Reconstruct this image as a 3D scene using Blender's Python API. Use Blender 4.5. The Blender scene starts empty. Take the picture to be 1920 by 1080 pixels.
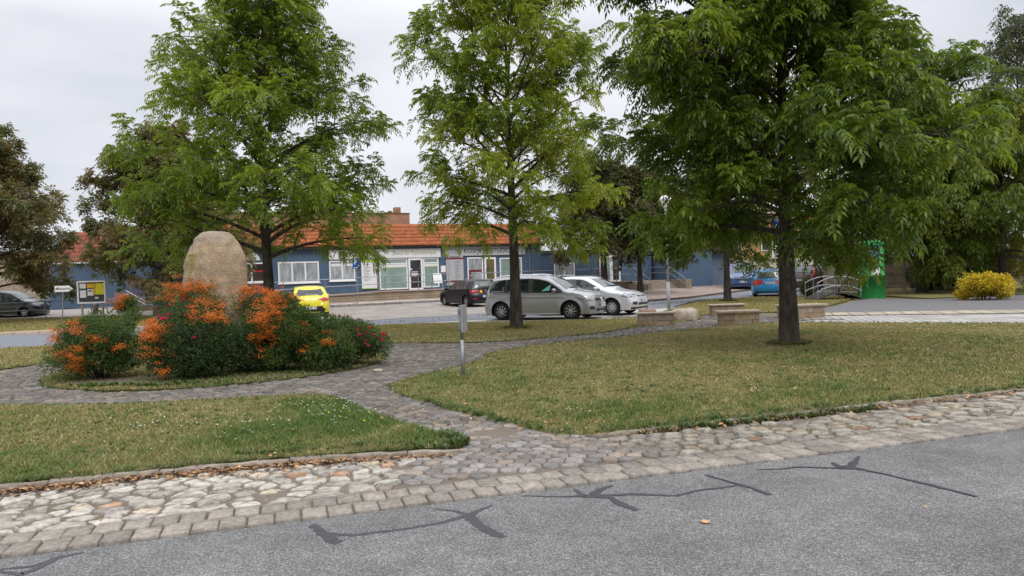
import bpy, math, random
import numpy as np
from mathutils import Vector, Matrix
from mathutils.bvhtree import BVHTree
from mathutils.geometry import delaunay_2d_cdt
random.seed(7); RNG = np.random.default_rng(11)
PI = math.pi; R_ = math.radians
sc = bpy.context.scene; col = sc.collection

# ------------------------------------------------------------------ camera, sky, sun, exposure
CAM_H = 1.6; FPX = 1387.0; PITCH = R_(-0.95); ROLL = R_(-2.0)
_f = np.array([0, math.cos(PITCH), math.sin(PITCH)]); _r = np.array([1., 0, 0]); _u = np.cross(_r, _f)
_R = _r*math.cos(ROLL)+_u*math.sin(ROLL); _U = -_r*math.sin(ROLL)+_u*math.cos(ROLL)
cd = bpy.data.cameras.new('camera'); cam = bpy.data.objects.new('camera', cd); col.objects.link(cam)
cd.sensor_width = 36; cd.lens = FPX/1920*36; cd.clip_end = 6000; cd.clip_start = 0.05
cam.matrix_world = Matrix(((_R[0], _U[0], -_f[0], 0), (_R[1], _U[1], -_f[1], 0), (_R[2], _U[2], -_f[2], CAM_H), (0, 0, 0, 1)))
sc.camera = cam
w = bpy.data.worlds.new('World'); sc.world = w; w.use_nodes = True
nt = w.node_tree; nt.nodes.clear()
def nd(t, ty, **k):
    n = t.nodes.new(ty)
    for a, b in k.items(): setattr(n, a, b)
    return n
SUN_EL, SUN_AZ = R_(48), R_(150)       # azimuth from north (+Y) clockwise
sky = nd(nt, 'ShaderNodeTexSky', sky_type='NISHITA', sun_disc=False, sun_elevation=SUN_EL, sun_rotation=SUN_AZ)
b1 = nd(nt, 'ShaderNodeBackground'); b1.inputs[1].default_value = 0.06
nt.links.new(sky.outputs[0], b1.inputs[0])
tc = nd(nt, 'ShaderNodeTexCoord')
mp = nd(nt, 'ShaderNodeMapping'); mp.inputs['Scale'].default_value = (1.3, 1.3, 4.5); nt.links.new(tc.outputs['Generated'], mp.inputs[0])
nz = nd(nt, 'ShaderNodeTexNoise'); nz.inputs['Scale'].default_value = 1.7; nz.inputs['Detail'].default_value = 5; nz.inputs['Roughness'].default_value = .45
nt.links.new(mp.outputs[0], nz.inputs[0])
cr = nd(nt, 'ShaderNodeValToRGB')
cr.color_ramp.elements[0].position = .36; cr.color_ramp.elements[0].color = (.62, .645, .705, 1)
cr.color_ramp.elements[1].position = .60; cr.color_ramp.elements[1].color = (.83, .835, .885, 1)
nt.links.new(nz.outputs[0], cr.inputs[0])
sx = nd(nt, 'ShaderNodeSeparateXYZ'); nt.links.new(tc.outputs['Generated'], sx.inputs[0])
mr = nd(nt, 'ShaderNodeMapRange'); mr.inputs[1].default_value = 0.3; mr.inputs[2].default_value = 1; mr.inputs[3].default_value = 1; mr.inputs[4].default_value = 2.9
nt.links.new(sx.outputs[2], mr.inputs[0])
b2 = nd(nt, 'ShaderNodeBackground'); nt.links.new(cr.outputs[0], b2.inputs[0]); nt.links.new(mr.outputs[0], b2.inputs[1])
ms = nd(nt, 'ShaderNodeMixShader'); ms.inputs[0].default_value = .93
nt.links.new(b1.outputs[0], ms.inputs[1]); nt.links.new(b2.outputs[0], ms.inputs[2])
wo = nd(nt, 'ShaderNodeOutputWorld'); nt.links.new(ms.outputs[0], wo.inputs[0])
sl = bpy.data.lights.new('sun', 'SUN'); sl.energy = 1.1; sl.angle = R_(25); sl.color = (1, .95, .88)
so = bpy.data.objects.new('sun', sl); col.objects.link(so); so.rotation_euler = (PI/2-SUN_EL, 0, PI-SUN_AZ)
so.location = (0, -20, 30)
sc.view_settings.view_transform = 'Standard'; sc.view_settings.look = 'None'; sc.view_settings.gamma = 1; sc.view_settings.exposure = 0.2
sc.render.engine = 'CYCLES'; sc.cycles.use_denoising = True; sc.cycles.max_bounces = 6; sc.cycles.diffuse_bounces = 3; sc.cycles.transmission_bounces = 3
sc.cycles.glossy_bounces = 2; sc.cycles.transparent_max_bounces = 4
try:
    sc.cycles.denoising_prefilter = 'ACCURATE'
except Exception: pass

# ------------------------------------------------------------------ helpers
def _h(ix, iy, iz=0):
    n = (ix*374761393+iy*668265263+iz*1274126177) & 0xffffffff
    n = ((n ^ (n >> 13))*1274126177) & 0xffffffff
    return ((n ^ (n >> 16)) & 0xffff)/65535.0
def vn(x, y, z=0.0, s=1.0):            # value noise 0..1, vectorised
    x = np.asarray(x, float)/s; y = np.asarray(y, float)/s; z = np.asarray(z, float)/s+np.zeros_like(x)
    ix, iy, iz = np.floor(x).astype(np.int64), np.floor(y).astype(np.int64), np.floor(z).astype(np.int64)
    fx, fy, fz = x-ix, y-iy, z-iz
    fx, fy, fz = [q*q*(3-2*q) for q in (fx, fy, fz)]
    o = 0
    for a in (0, 1):
        for b in (0, 1):
            for c in (0, 1):
                o = o+_h(ix+a, iy+b, iz+c)*(fx if a else 1-fx)*(fy if b else 1-fy)*(fz if c else 1-fz)
    return o
def fbm(x, y, s): return (vn(x, y, 0, s)*.55+vn(x, y, 7.3, s/2.3)*.28+vn(x, y, 3.1, s/5)*.17)
FA = np.array([-15., 44.6]); FY = R_(25); FD = np.array([math.cos(FY), math.sin(FY)]); FN = np.array([math.sin(FY), -math.cos(FY)])
def FB(s, t, z=0): p = FA+FD*s+FN*t; return (p[0], p[1], z)
def T(x, y):                            # terrain height
    x = np.asarray(x, float); y = np.asarray(y, float)
    t = (x-FA[0])*FN[0]+(y-FA[1])*FN[1]
    k = np.clip((x+20)/7, 0, 1); d = k*t+(1-k)*(49.5-y)
    return np.interp(d, [-60, -16, -5, 2, 4.2, 8.5], [.9, .7, .55, .30, .18, 0])
def tz(x, y): return float(T(x, y))
def G(px, py, z=0):                      # ground point seen at a photo pixel: used only to lay the plan out
    d = _f*FPX+_R*(px-960)+_U*(540-py); t = (z-CAM_H)/d[2]; return (d[0]*t, d[1]*t)
def PX(px, Y):                           # X at depth Y of photo column px (near the horizon)
    return (px-960)/FPX*Y*1.0+0.0006*Y
MATS = {}
def mat(name, c1, c2=None, scale=3., rough=.8, bump=0., bscale=40., metal=0., spec=.4, attr=False, coat=0., transl=0., detail=4, ramp=(.35, .65), aniso=None, trans=0.):
    if name in MATS: return MATS[name]
    m = bpy.data.materials.new(name); m.use_nodes = True; t = m.node_tree; p = t.nodes['Principled BSDF']
    p.inputs['Roughness'].default_value = rough; p.inputs['Metallic'].default_value = metal
    p.inputs['Specular IOR Level'].default_value = spec; p.inputs['Coat Weight'].default_value = coat; p.inputs['Coat Roughness'].default_value = .05
    if trans: p.inputs['Transmission Weight'].default_value = trans
    src = None
    geo = nd(t, 'ShaderNodeNewGeometry') if not attr or c2 or bump else None
    if attr:
        a = nd(t, 'ShaderNodeAttribute', attribute_name='Col'); src = a.outputs['Color']
    if c2 is not None:
        n = nd(t, 'ShaderNodeTexNoise'); n.inputs['Scale'].default_value = scale; n.inputs['Detail'].default_value = detail; n.inputs['Roughness'].default_value = .6
        v = geo.outputs['Position']
        if aniso:
            mm = nd(t, 'ShaderNodeMapping'); mm.inputs['Scale'].default_value = aniso; t.links.new(v, mm.inputs[0]); v = mm.outputs[0]
        t.links.new(v, n.inputs['Vector'])
        r = nd(t, 'ShaderNodeValToRGB'); r.color_ramp.elements[0].position, r.color_ramp.elements[1].position = ramp
        r.color_ramp.elements[0].color = (*c1, 1); r.color_ramp.elements[1].color = (*c2, 1)
        t.links.new(n.outputs[0], r.inputs[0])
        if src is not None:
            mx = nd(t, 'ShaderNodeMix', data_type='RGBA', blend_type='MULTIPLY'); mx.inputs[0].default_value = 1
            t.links.new(src, mx.inputs[6]); t.links.new(r.outputs[0], mx.inputs[7]); src = mx.outputs[2]
        else: src = r.outputs[0]
    if src is not None: t.links.new(src, p.inputs['Base Color'])
    else: p.inputs['Base Color'].default_value = (*c1, 1)
    if bump:
        n = nd(t, 'ShaderNodeTexNoise'); n.inputs['Scale'].default_value = bscale; n.inputs['Detail'].default_value = 5
        t.links.new(geo.outputs['Position'], n.inputs['Vector'])
        b = nd(t, 'ShaderNodeBump'); b.inputs['Strength'].default_value = 1; b.inputs['Distance'].default_value = bump
        t.links.new(n.outputs[0], b.inputs['Height']); t.links.new(b.outputs[0], p.inputs['Normal'])
    if transl:
        tr = nd(t, 'ShaderNodeBsdfTranslucent'); mx = nd(t, 'ShaderNodeMixShader'); mx.inputs[0].default_value = transl
        hs = nd(t, 'ShaderNodeHueSaturation'); hs.inputs['Value'].default_value = 1.5; hs.inputs['Saturation'].default_value = 1.1; hs.inputs['Hue'].default_value = .485
        t.links.new(src, hs.inputs['Color']); t.links.new(hs.outputs[0], tr.inputs[0])
        t.links.new(p.outputs[0], mx.inputs[1]); t.links.new(tr.outputs[0], mx.inputs[2])
        t.links.new(mx.outputs[0], t.nodes['Material Output'].inputs[0])
    MATS[name] = m; return m
def tag(o, label=None, cat=None, group=None, kind=None):
    if label: o['label'] = label
    if cat: o['category'] = cat
    if group: o['group'] = group
    if kind: o['kind'] = kind
    return o
def empty(name, loc, rz=0, label=None, cat=None, group=None, scale=1):
    o = bpy.data.objects.new(name, None); o.empty_display_size = .2; col.objects.link(o); o.location = loc; o.rotation_euler = (0, 0, rz); o.scale = (scale,)*3
    return tag(o, label, cat, group)
def link(name, me, m=None, parent=None, smooth=False):
    o = bpy.data.objects.new(name, me); col.objects.link(o)
    if m is not None: me.materials.append(m)
    if parent is not None: o.parent = parent
    if smooth: me.polygons.foreach_set('use_smooth', [True]*len(me.polygons))
    return o
def npmesh(name, V, F, m, parent=None, C=None, smooth=False):
    """V (n,3), F (k,3|4) or a list of such arrays, C (n,3) vertex albedo"""
    V = np.asarray(V, dtype=np.float32); Fs = F if isinstance(F, list) else [F]
    Fs = [np.asarray(q, dtype=np.int32) for q in Fs if len(q)]
    me = bpy.data.meshes.new(name); me.vertices.add(len(V)); me.vertices.foreach_set('co', V.ravel())
    tot = np.concatenate([np.full(len(q), q.shape[1], np.int32) for q in Fs]); idx = np.concatenate([q.ravel() for q in Fs])
    st = np.concatenate([[0], np.cumsum(tot)[:-1]]).astype(np.int32)
    me.loops.add(len(idx)); me.loops.foreach_set('vertex_index', idx); me.polygons.add(len(tot)); me.polygons.foreach_set('loop_start', st)
    try: me.polygons.foreach_set('loop_total', tot)
    except Exception: pass
    if C is not None:
        a = me.color_attributes.new('Col', 'FLOAT_COLOR', 'POINT')
        a.data.foreach_set('color', np.concatenate([np.asarray(C, np.float32), np.ones((len(V), 1), np.float32)], 1).ravel())
    me.update(calc_edges=True); me.validate()
    return link(name, me, m, parent, smooth)
class MB:
    """collects shapes that become ONE mesh"""
    def __init__(s): s.v = []; s.f = []; s.c = []
    def add(s, V, F, c=(1, 1, 1)):
        k = len(s.v); s.v += [tuple(q) for q in V]; s.f += [tuple(i+k for i in q) for q in F]; s.c += [c]*len(V); return s
    def box(s, x0, x1, y0, y1, z0, z1, M=None, c=(1, 1, 1)):
        V = [(x, y, z) for x in (x0, x1) for y in (y0, y1) for z in (z0, z1)]
        if M: V = [M(*q) for q in V]
        return s.add(V, [(0, 1, 3, 2), (4, 6, 7, 5), (0, 4, 5, 1), (2, 3, 7, 6), (0, 2, 6, 4), (1, 5, 7, 3)], c)
    def tube(s, P, r, n=8, cap=True, c=(1, 1, 1)):
        P = [np.array(p, float) for p in P]; r = [r]*len(P) if np.isscalar(r) else r; V = []; ref = None
        for i, p in enumerate(P):
            d = P[min(i+1, len(P)-1)]-P[max(i-1, 0)]; d = d/(np.linalg.norm(d)+1e-9)
            if ref is None: ref = np.cross(d, (0, 0, 1.) if abs(d[2]) < .9 else (1., 0, 0))
            a = ref-d*(ref@d); a /= np.linalg.norm(a)+1e-9; ref = a; b = np.cross(d, a)
            for k in range(n): t = 2*PI*k/n; V.append(p+(a*math.cos(t)+b*math.sin(t))*r[i])
        F = [(i*n+k, i*n+(k+1) % n, (i+1)*n+(k+1) % n, (i+1)*n+k) for i in range(len(P)-1) for k in range(n)]
        if cap: F += [tuple(range(n))[::-1], tuple((len(P)-1)*n+k for k in range(n))]
        return s.add(V, F, c)
    def lathe(s, prof, n=24, M=None, c=(1, 1, 1)):      # prof: (radius, height)
        V = [(r*math.cos(2*PI*k/n), r*math.sin(2*PI*k/n), z) for r, z in prof for k in range(n)]
        if M: V = [M(*q) for q in V]
        F = [(i*n+k, i*n+(k+1) % n, (i+1)*n+(k+1) % n, (i+1)*n+k) for i in range(len(prof)-1) for k in range(n)]
        return s.add(V, F, c)
    def build(s, name, m, parent=None, smooth=False, bevel=0, attr=False):
        me = bpy.data.meshes.new(name); me.from_pydata(s.v, [], s.f)
        if attr:
            a = me.color_attributes.new('Col', 'FLOAT_COLOR', 'POINT'); a.data.foreach_set('color', np.array([(*q, 1) for q in s.c], np.float32).ravel())
        me.update(); o = link(name, me, m, parent, smooth)
        if bevel: b = o.modifiers.new('b', 'BEVEL'); b.width = bevel; b.segments = 2; b.limit_method = 'ANGLE'; b.angle_limit = R_(40)
        return o
def text(name, s, size, m, parent, M, depth=.004, squash=1.0):
    """flat raised lettering; M maps (x along, y up, z out) to world/local"""
    cu = bpy.data.curves.new(name, 'FONT'); cu.body = s; cu.size = size; cu.extrude = depth; cu.align_x = 'CENTER'; cu.align_y = 'CENTER'
    o = bpy.data.objects.new(name+'_t', cu); col.objects.link(o)
    me = bpy.data.meshes.new_from_object(o.evaluated_get(bpy.context.evaluated_depsgraph_get()))
    bpy.data.objects.remove(o)
    for v in me.vertices: v.co = Vector(M(v.co.x*squash, v.co.y, v.co.z))
    me.materials.clear(); return link(name, me, m, parent)
def inpoly(X, Y, P):
    P = np.asarray(P); r = np.zeros(X.shape, bool); j = len(P)-1
    for i in range(len(P)):
        a, b = P[i], P[j]; c = ((a[1] > Y) != (b[1] > Y)) & (X < (b[0]-a[0])*(Y-a[1])/(b[1]-a[1]+1e-12)+a[0]); r ^= c; j = i
    return r
def cdt(P, step, jit=.3):
    P = [Vector(p[:2]) for p in P]; n = len(P); A = np.array([tuple(p) for p in P])
    xs = np.arange(A[:, 0].min()+step*.5, A[:, 0].max(), step); ys = np.arange(A[:, 1].min()+step*.5, A[:, 1].max(), step)
    Q = []
    if len(xs)*len(ys):
        X, Y = np.meshgrid(xs, ys); X = X.ravel(); Y = Y.ravel(); m = inpoly(X, Y, A)
        Q = [Vector((float(a), float(b))) for a, b in zip(X[m], Y[m])]
    v, e, f, *_ = delaunay_2d_cdt(P+Q, [(i, (i+1) % n) for i in range(n)], [list(range(n))], 1, 1e-5)
    return np.array([tuple(q) for q in v]), f
def smoothpoly(P, it=2, closed=True):
    P = [np.array(p, float) for p in P]
    for _ in range(it):
        Q = []; n = len(P)
        for i in range(n if closed else n-1):
            a, b = P[i], P[(i+1) % n]; Q += [a*.75+b*.25, a*.25+b*.75]
        if not closed: Q = [P[0]]+Q+[P[-1]]
        P = Q
    return P
def sheet(name, P, off, m, step=1., colf=None, kind='structure', skirt=0, parent=None):
    V, F = cdt(P, step); z = T(V[:, 0], V[:, 1])+off
    V3 = np.column_stack([V, z]); C = None if colf is None else colf(V[:, 0], V[:, 1])
    F = [list(q) if len(q) == 3 else list(q) for q in F]
    tri = []
    for q in F:
        for i in range(1, len(q)-1): tri.append((q[0], q[i], q[i+1]))
    tri = np.array(tri)
    a = V[tri[:, 1]]-V[tri[:, 0]]; b = V[tri[:, 2]]-V[tri[:, 0]]; fl = a[:, 0]*b[:, 1]-a[:, 1]*b[:, 0] < 0; tri[fl] = tri[fl][:, ::-1]
    if skirt:
        n = len(P); k = len(V3); V3 = np.concatenate([V3, V3[:n]-[0, 0, skirt]])
        if C is not None: C = np.concatenate([C, C[:n]])
        tri = [tri, np.array([(i, (i+1) % n, k+(i+1) % n, k+i) for i in range(n)])]
    o = npmesh(name, V3, tri, m, parent, C)
    if kind: o['kind'] = kind
    return o

# ------------------------------------------------------------------ ground
LL = [(-14, 3.0), (-4.3, 6.0), (-2.6, 6.5), (-1.6, 6.7), (-.62, 6.76), (-.5, 6.95), (-.75, 7.35), (-1.66, 8.55), (-2.4, 9.9), (-2.9, 10.35), (-3.8, 10.15), (-5.5, 10.0), (-7.2, 10.3), (-9, 11.2), (-14, 13)]
RL = [(.3, 7.4), (-.17, 8.04), (-1.1, 9.4), (-1.97, 10.84), (-1.6, 11.9), (-.65, 13.78), (-.49, 15.33), (.7, 16.8), (2.12, 17.61), (4.6, 19.4), (7.25, 21.0), (9.5, 19.55), (12.4, 17.75), (20, 13.9), (20, 13.25), (6.14, 8.95), (2.91, 7.95), (1.6, 7.52), (.78, 7.24)]
ML = [(-.81, 17.61), (1.86, 18.9), (3.7, 21.2), (4.9, 22.2), (5.9, 23.2), (6.4, 25.4), (7.6, 26.3), (9.0, 25.2), (11.5, 27.5), (15.2, 33), (16.5, 36), (14, 39.3), (9.9, 38.3), (7.2, 31.5), (5.1, 26.6), (3.9, 24.6), (-.6, 25.6), (-5.1, 26.2), (-9.5, 23.9), (-15, 21.0), (-22, 17.5), (-22, 14), (-11, 14.5), (-10.2, 17), (-8.5, 18.7), (-6, 19.5), (-3.4, 18.7)]
IC = np.array([-5.7, 14.5]); IR = 3.05
ISL = [(IC[0]+IR*math.cos(a)*(1.02+.03*math.sin(3*a)), IC[1]+IR*math.sin(a)) for a in np.linspace(0, 2*PI, 40, endpoint=False)]
LG = [(-50, 17.5), (-19.6, 29.2), (-14.5, 30.8), (-16, 38), (-22, 42.5), (-32, 43), (-60, 43)]
FR = [(17.5, 31.1), (22, 32.1), (34, 30), (60, 50), (40, 60), (24, 46), (18, 40)]
def rough_edge(P, amp=.05, seg=.22, smooth=1):
    P = smoothpoly(P, smooth); out = []
    for i in range(len(P)):
        a, b = P[i], P[(i+1) % len(P)]; L = np.linalg.norm(b-a); n = max(1, int(L/seg))
        for k in range(n):
            q = a+(b-a)*k/n; nn = np.array([-(b-a)[1], (b-a)[0]])/(L+1e-9)
            out.append(q+nn*amp*2*(float(vn(q[0], q[1], 5, .28))-.5))
    return out
LLr, RLr, ISLr = rough_edge(LL), rough_edge(RL), rough_edge(ISL, .06, .15)
MLr = rough_edge(ML, .06, .5)
SOIL = np.array([.15, .12, .09]); GREEN = np.array([.062, .125, .022]); STRAW = np.array([.27, .225, .095]); OLIVE = np.array([.13, .135, .04])
def lush(x, y):                          # 0 dry .. 1 green
    g = fbm(x, y, 2.2)*1.5-.62
    for cx, cy, r, k in ((-1.7, 8.0, 1.0, .6), (-2.6, 7.4, .8, .4), (-.9, 7.2, .6, .5), (.9, 8.0, .9, .5), (1.9, 8.7, .9, .4), (-1.2, 11.6, .7, .5), (3.2, 8.9, 1.0, .35), (-2.4, 9.5, .6, .4)):
        g = g+k*np.exp(-((x-cx)**2+(y-cy)**2)/r**2)
    g = g-.25*np.clip((y-14)/8, 0, 1)
    return np.clip(g, 0, 1)
def lawncol(x, y):
    g = lush(x, y)[:, None]; s = np.clip(fbm(x+31, y+9, .9)*3-1.75, 0, 1)[:, None]*.75
    far = np.clip((y-20)/6, 0, 1)[:, None]; c = OLIVE*(1-g)+GREEN*g
    yel = np.array([.21, .185, .055])
    c = c*(1-far*.8)+yel*far*.8
    st = np.clip(fbm(x+3, y-12, 1.4)*2.6-1.0, 0, 1)[:, None]*(1-g)
    c = c*(1-st*.6)+STRAW*st*.6
    return (c*(1-s)+SOIL*s)*(.8+.4*vn(x, y, 2, .12))[:, None]
gm = mat('turf', (.75, .72, .7), (1.25, 1.25, 1.2), 22, .95, .02, 60, attr=True)
# the base: one sheet out to the horizon
gx = np.concatenate([[-3500, -900, -300, -150, -90], np.arange(-66, 66.1, 2), [90, 150, 300, 900, 3500]])
gy = np.concatenate([[-3000, -400, -60, -20], np.arange(0, 90.1, 2), [110, 150, 300, 900, 4500]])
X, Y = np.meshgrid(gx, gy); n0, n1 = X.shape; I = np.arange(n0*n1).reshape(n0, n1)
o = npmesh('ground', np.column_stack([X.ravel(), Y.ravel(), T(X.ravel(), Y.ravel())-.035]), np.stack([I[:-1, :-1], I[:-1, 1:], I[1:, 1:], I[1:, :-1]], -1).reshape(-1, 4),
           mat('dry_ground', (.15, .13, .07), (.2, .18, .12), .6, .95, .02, 30)); o['kind'] = 'structure'
EDGE0 = np.array([-3.14, 4.44]); ED = np.array([.9554, .2953]); EN = np.array([-.2953, .9554])
def RP(s, t): return tuple(EDGE0+ED*s+EN*t)
# foreground road
asp = mat('asphalt', (.03, .03, .03), (.29, .285, .275), 85, .9, 0, 120, detail=4, ramp=(.36, .68))
t_ = asp.node_tree; rr = [n for n in t_.nodes if n.type == 'VALTORGB'][0]; pb = t_.nodes['Principled BSDF']
g_ = nd(t_, 'ShaderNodeNewGeometry'); n2 = nd(t_, 'ShaderNodeTexNoise'); n2.inputs['Scale'].default_value = .9; n2.inputs['Detail'].default_value = 4; t_.links.new(g_.outputs['Position'], n2.inputs['Vector'])
r2 = nd(t_, 'ShaderNodeMapRange'); r2.inputs[1].default_value = .3; r2.inputs[2].default_value = .7; r2.inputs[3].default_value = .8; r2.inputs[4].default_value = 1.16; t_.links.new(n2.outputs[0], r2.inputs[0])
mx = nd(t_, 'ShaderNodeMix', data_type='RGBA', blend_type='MULTIPLY'); mx.inputs[0].default_value = 1
vo = nd(t_, 'ShaderNodeTexVoronoi'); vo.inputs['Scale'].default_value = 150; t_.links.new(g_.outputs['Position'], vo.inputs['Vector']); vs = nd(t_, 'ShaderNodeSeparateColor'); t_.links.new(vo.outputs['Color'], vs.inputs[0])
vr_ = nd(t_, 'ShaderNodeValToRGB'); vr_.color_ramp.interpolation = 'LINEAR'; vr_.color_ramp.elements[0].position = .1; vr_.color_ramp.elements[0].color = (.08, .078, .076, 1); vr_.color_ramp.elements[1].position = .95; vr_.color_ramp.elements[1].color = (.275, .27, .262, 1); e_ = vr_.color_ramp.elements.new(.6); e_.color = (.13, .128, .125, 1)
t_.links.new(vs.outputs[0], vr_.inputs[0])
n5 = nd(t_, 'ShaderNodeTexNoise'); n5.inputs['Scale'].default_value = 4.5; n5.inputs['Detail'].default_value = 9; n5.inputs['Roughness'].default_value = .72; t_.links.new(g_.outputs['Position'], n5.inputs['Vector'])
r5 = nd(t_, 'ShaderNodeMapRange'); r5.inputs[1].default_value = .35; r5.inputs[2].default_value = .65; r5.inputs[3].default_value = .84; r5.inputs[4].default_value = 1.14; t_.links.new(n5.outputs[0], r5.inputs[0])
mx5 = nd(t_, 'ShaderNodeMix', data_type='RGBA', blend_type='MULTIPLY'); mx5.inputs[0].default_value = 1; t_.links.new(vr_.outputs[0], mx5.inputs[6]); t_.links.new(r5.outputs[0], mx5.inputs[7])
t_.links.new(mx5.outputs[2], mx.inputs[6]); t_.links.new(r2.outputs[0], mx.inputs[7]); t_.links.new(mx.outputs[2], pb.inputs['Base Color'])
road = sheet('road', [RP(-40, 0), RP(60, 0), RP(80, -60), RP(-60, -60)], .0, asp, 3.0)
def ribbon(name, pts, widths, z, m, parent=None, sub=6):
    P = np.array(smoothpoly(pts, 1, False)); W = np.interp(np.linspace(0, 1, len(P)), np.linspace(0, 1, len(widths)), widths)
    d = np.gradient(P, axis=0); d /= np.linalg.norm(d, axis=1)[:, None]; n = np.column_stack([-d[:, 1], d[:, 0]])
    jl = 1+.9*(vn(P[:, 0], P[:, 1], 3, .035)-.5); jr = 1+.9*(vn(P[:, 0], P[:, 1], 9, .035)-.5)
    V = np.concatenate([np.column_stack([P+n*(W*jl)[:, None]/2, T(P[:, 0], P[:, 1])+z]), np.column_stack([P-n*(W*jr)[:, None]/2, T(P[:, 0], P[:, 1])+z])]); k = len(P)
    o = npmesh(name, V, np.array([(i+k, i+1+k, i+1, i) for i in range(k-1)]), m, parent); o['kind'] = 'structure'; return o
tar = mat('tar', (.035, .036, .04), (.06, .06, .064), 30, .6, detail=6)
def dens(pp, n=9):
    out = []
    for a, b in zip(pp[:-1], pp[1:]):
        for i in range(n): out.append((a[0]+(b[0]-a[0])*i/n, a[1]+(b[1]-a[1])*i/n))
    return out+[pp[-1]]
k_ = 0
for pp, ww in (([(584, 984), (600, 995), (622, 1014), (637, 1018)], [.05, .1, .1, .07]), ([(606, 1000), (660, 1004), (760, 992), (830, 980), (880, 966)], [.05, .05, .045, .05, .06]),
               ([(812, 954), (850, 958), (880, 966)], [.015, .03, .05]), ([(925, 947), (895, 958), (876, 970)], [.02, .05, .08]), ([(876, 966), (905, 990), (944, 1008)], [.08, .09, .06]),
               ([(0, 1068), (60, 1062), (110, 1046), (158, 1036)], [.03, .05, .05, .02]), ([(0, 1072), (40, 1078), (95, 1055), (106, 1045)], [.03, .05, .05, .06]),
               ([(978, 930), (1050, 932), (1110, 930), (1190, 927), (1268, 930), (1310, 920), (1370, 913), (1390, 908)], [.015, .03, .05, .05, .035, .03, .03, .03]),
               ([(1078, 918), (1095, 931), (1140, 932)], [.03, .06, .06]), ([(1148, 911), (1125, 918), (1112, 930)], [.02, .07, .08]), ([(1137, 929), (1160, 944), (1193, 957)], [.05, .07, .06]),
               ([(1322, 891), (1365, 903), (1410, 916), (1443, 928)], [.03, .03, .04, .05]), ([(1418, 881), (1460, 880), (1500, 876), (1560, 878), (1595, 880)], [.015, .02, .03, .035, .04]),
               ([(1610, 856), (1602, 868), (1590, 878)], [.02, .06, .09]), ([(1560, 868), (1575, 876), (1612, 880)], [.03, .05, .07]), ([(1600, 878), (1660, 890), (1740, 909), (1832, 932)], [.06, .035, .045, .035])):
    ribbon('tar_seam', dens([G(*q) for q in pp]), [a*.85 for a in ww], .0012+.0003*k_, tar, road); k_ += 1
# worn soil under everything between lawns
def soilcol(x, y):
    a = fbm(x, y, .7)[:, None]; m = np.clip(fbm(x+9, y, .5)*4-2.3, 0, 1)[:, None]*.6
    return (np.array([.165, .135, .108])*(.6+.75*a))*(1-m)+np.array([.12, .125, .04])*m
sm_ = mat('soil', (.75, .75, .75), (1.2, 1.2, 1.2), 30, .95, .01, 90, attr=True)
sheet('path', [RP(-14, .012), RP(24, .012), (24, 14.5), (9.4, 24.9), (7.6, 26.6), (3.9, 25), (-5, 26.6), (-15, 21.4), (-24, 17.0), (-24, 3)], .0, sm_, .3, soilcol)
# lawns
lawns = []
for nm, P, off, st in (('lawn', LLr, .045, .16), ('lawn', RLr, .03, .2), ('lawn', MLr, .03, .4), ('lawn', ISLr, .035, .15), ('lawn', LG, .06, 1.2), ('lawn', FR, .04, 1.5)):
    lawns.append(sheet(nm, P, off, gm, st, lawncol, skirt=.08))
# bare beds under the shrubs
sheet('soil_bed', rough_edge([(-8.2, 12.6), (-5.4, 11.65), (-3.6, 12.3), (-4.2, 12.9), (-6, 13.1)], .08, .15), .056, sm_, .2, soilcol)
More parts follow.
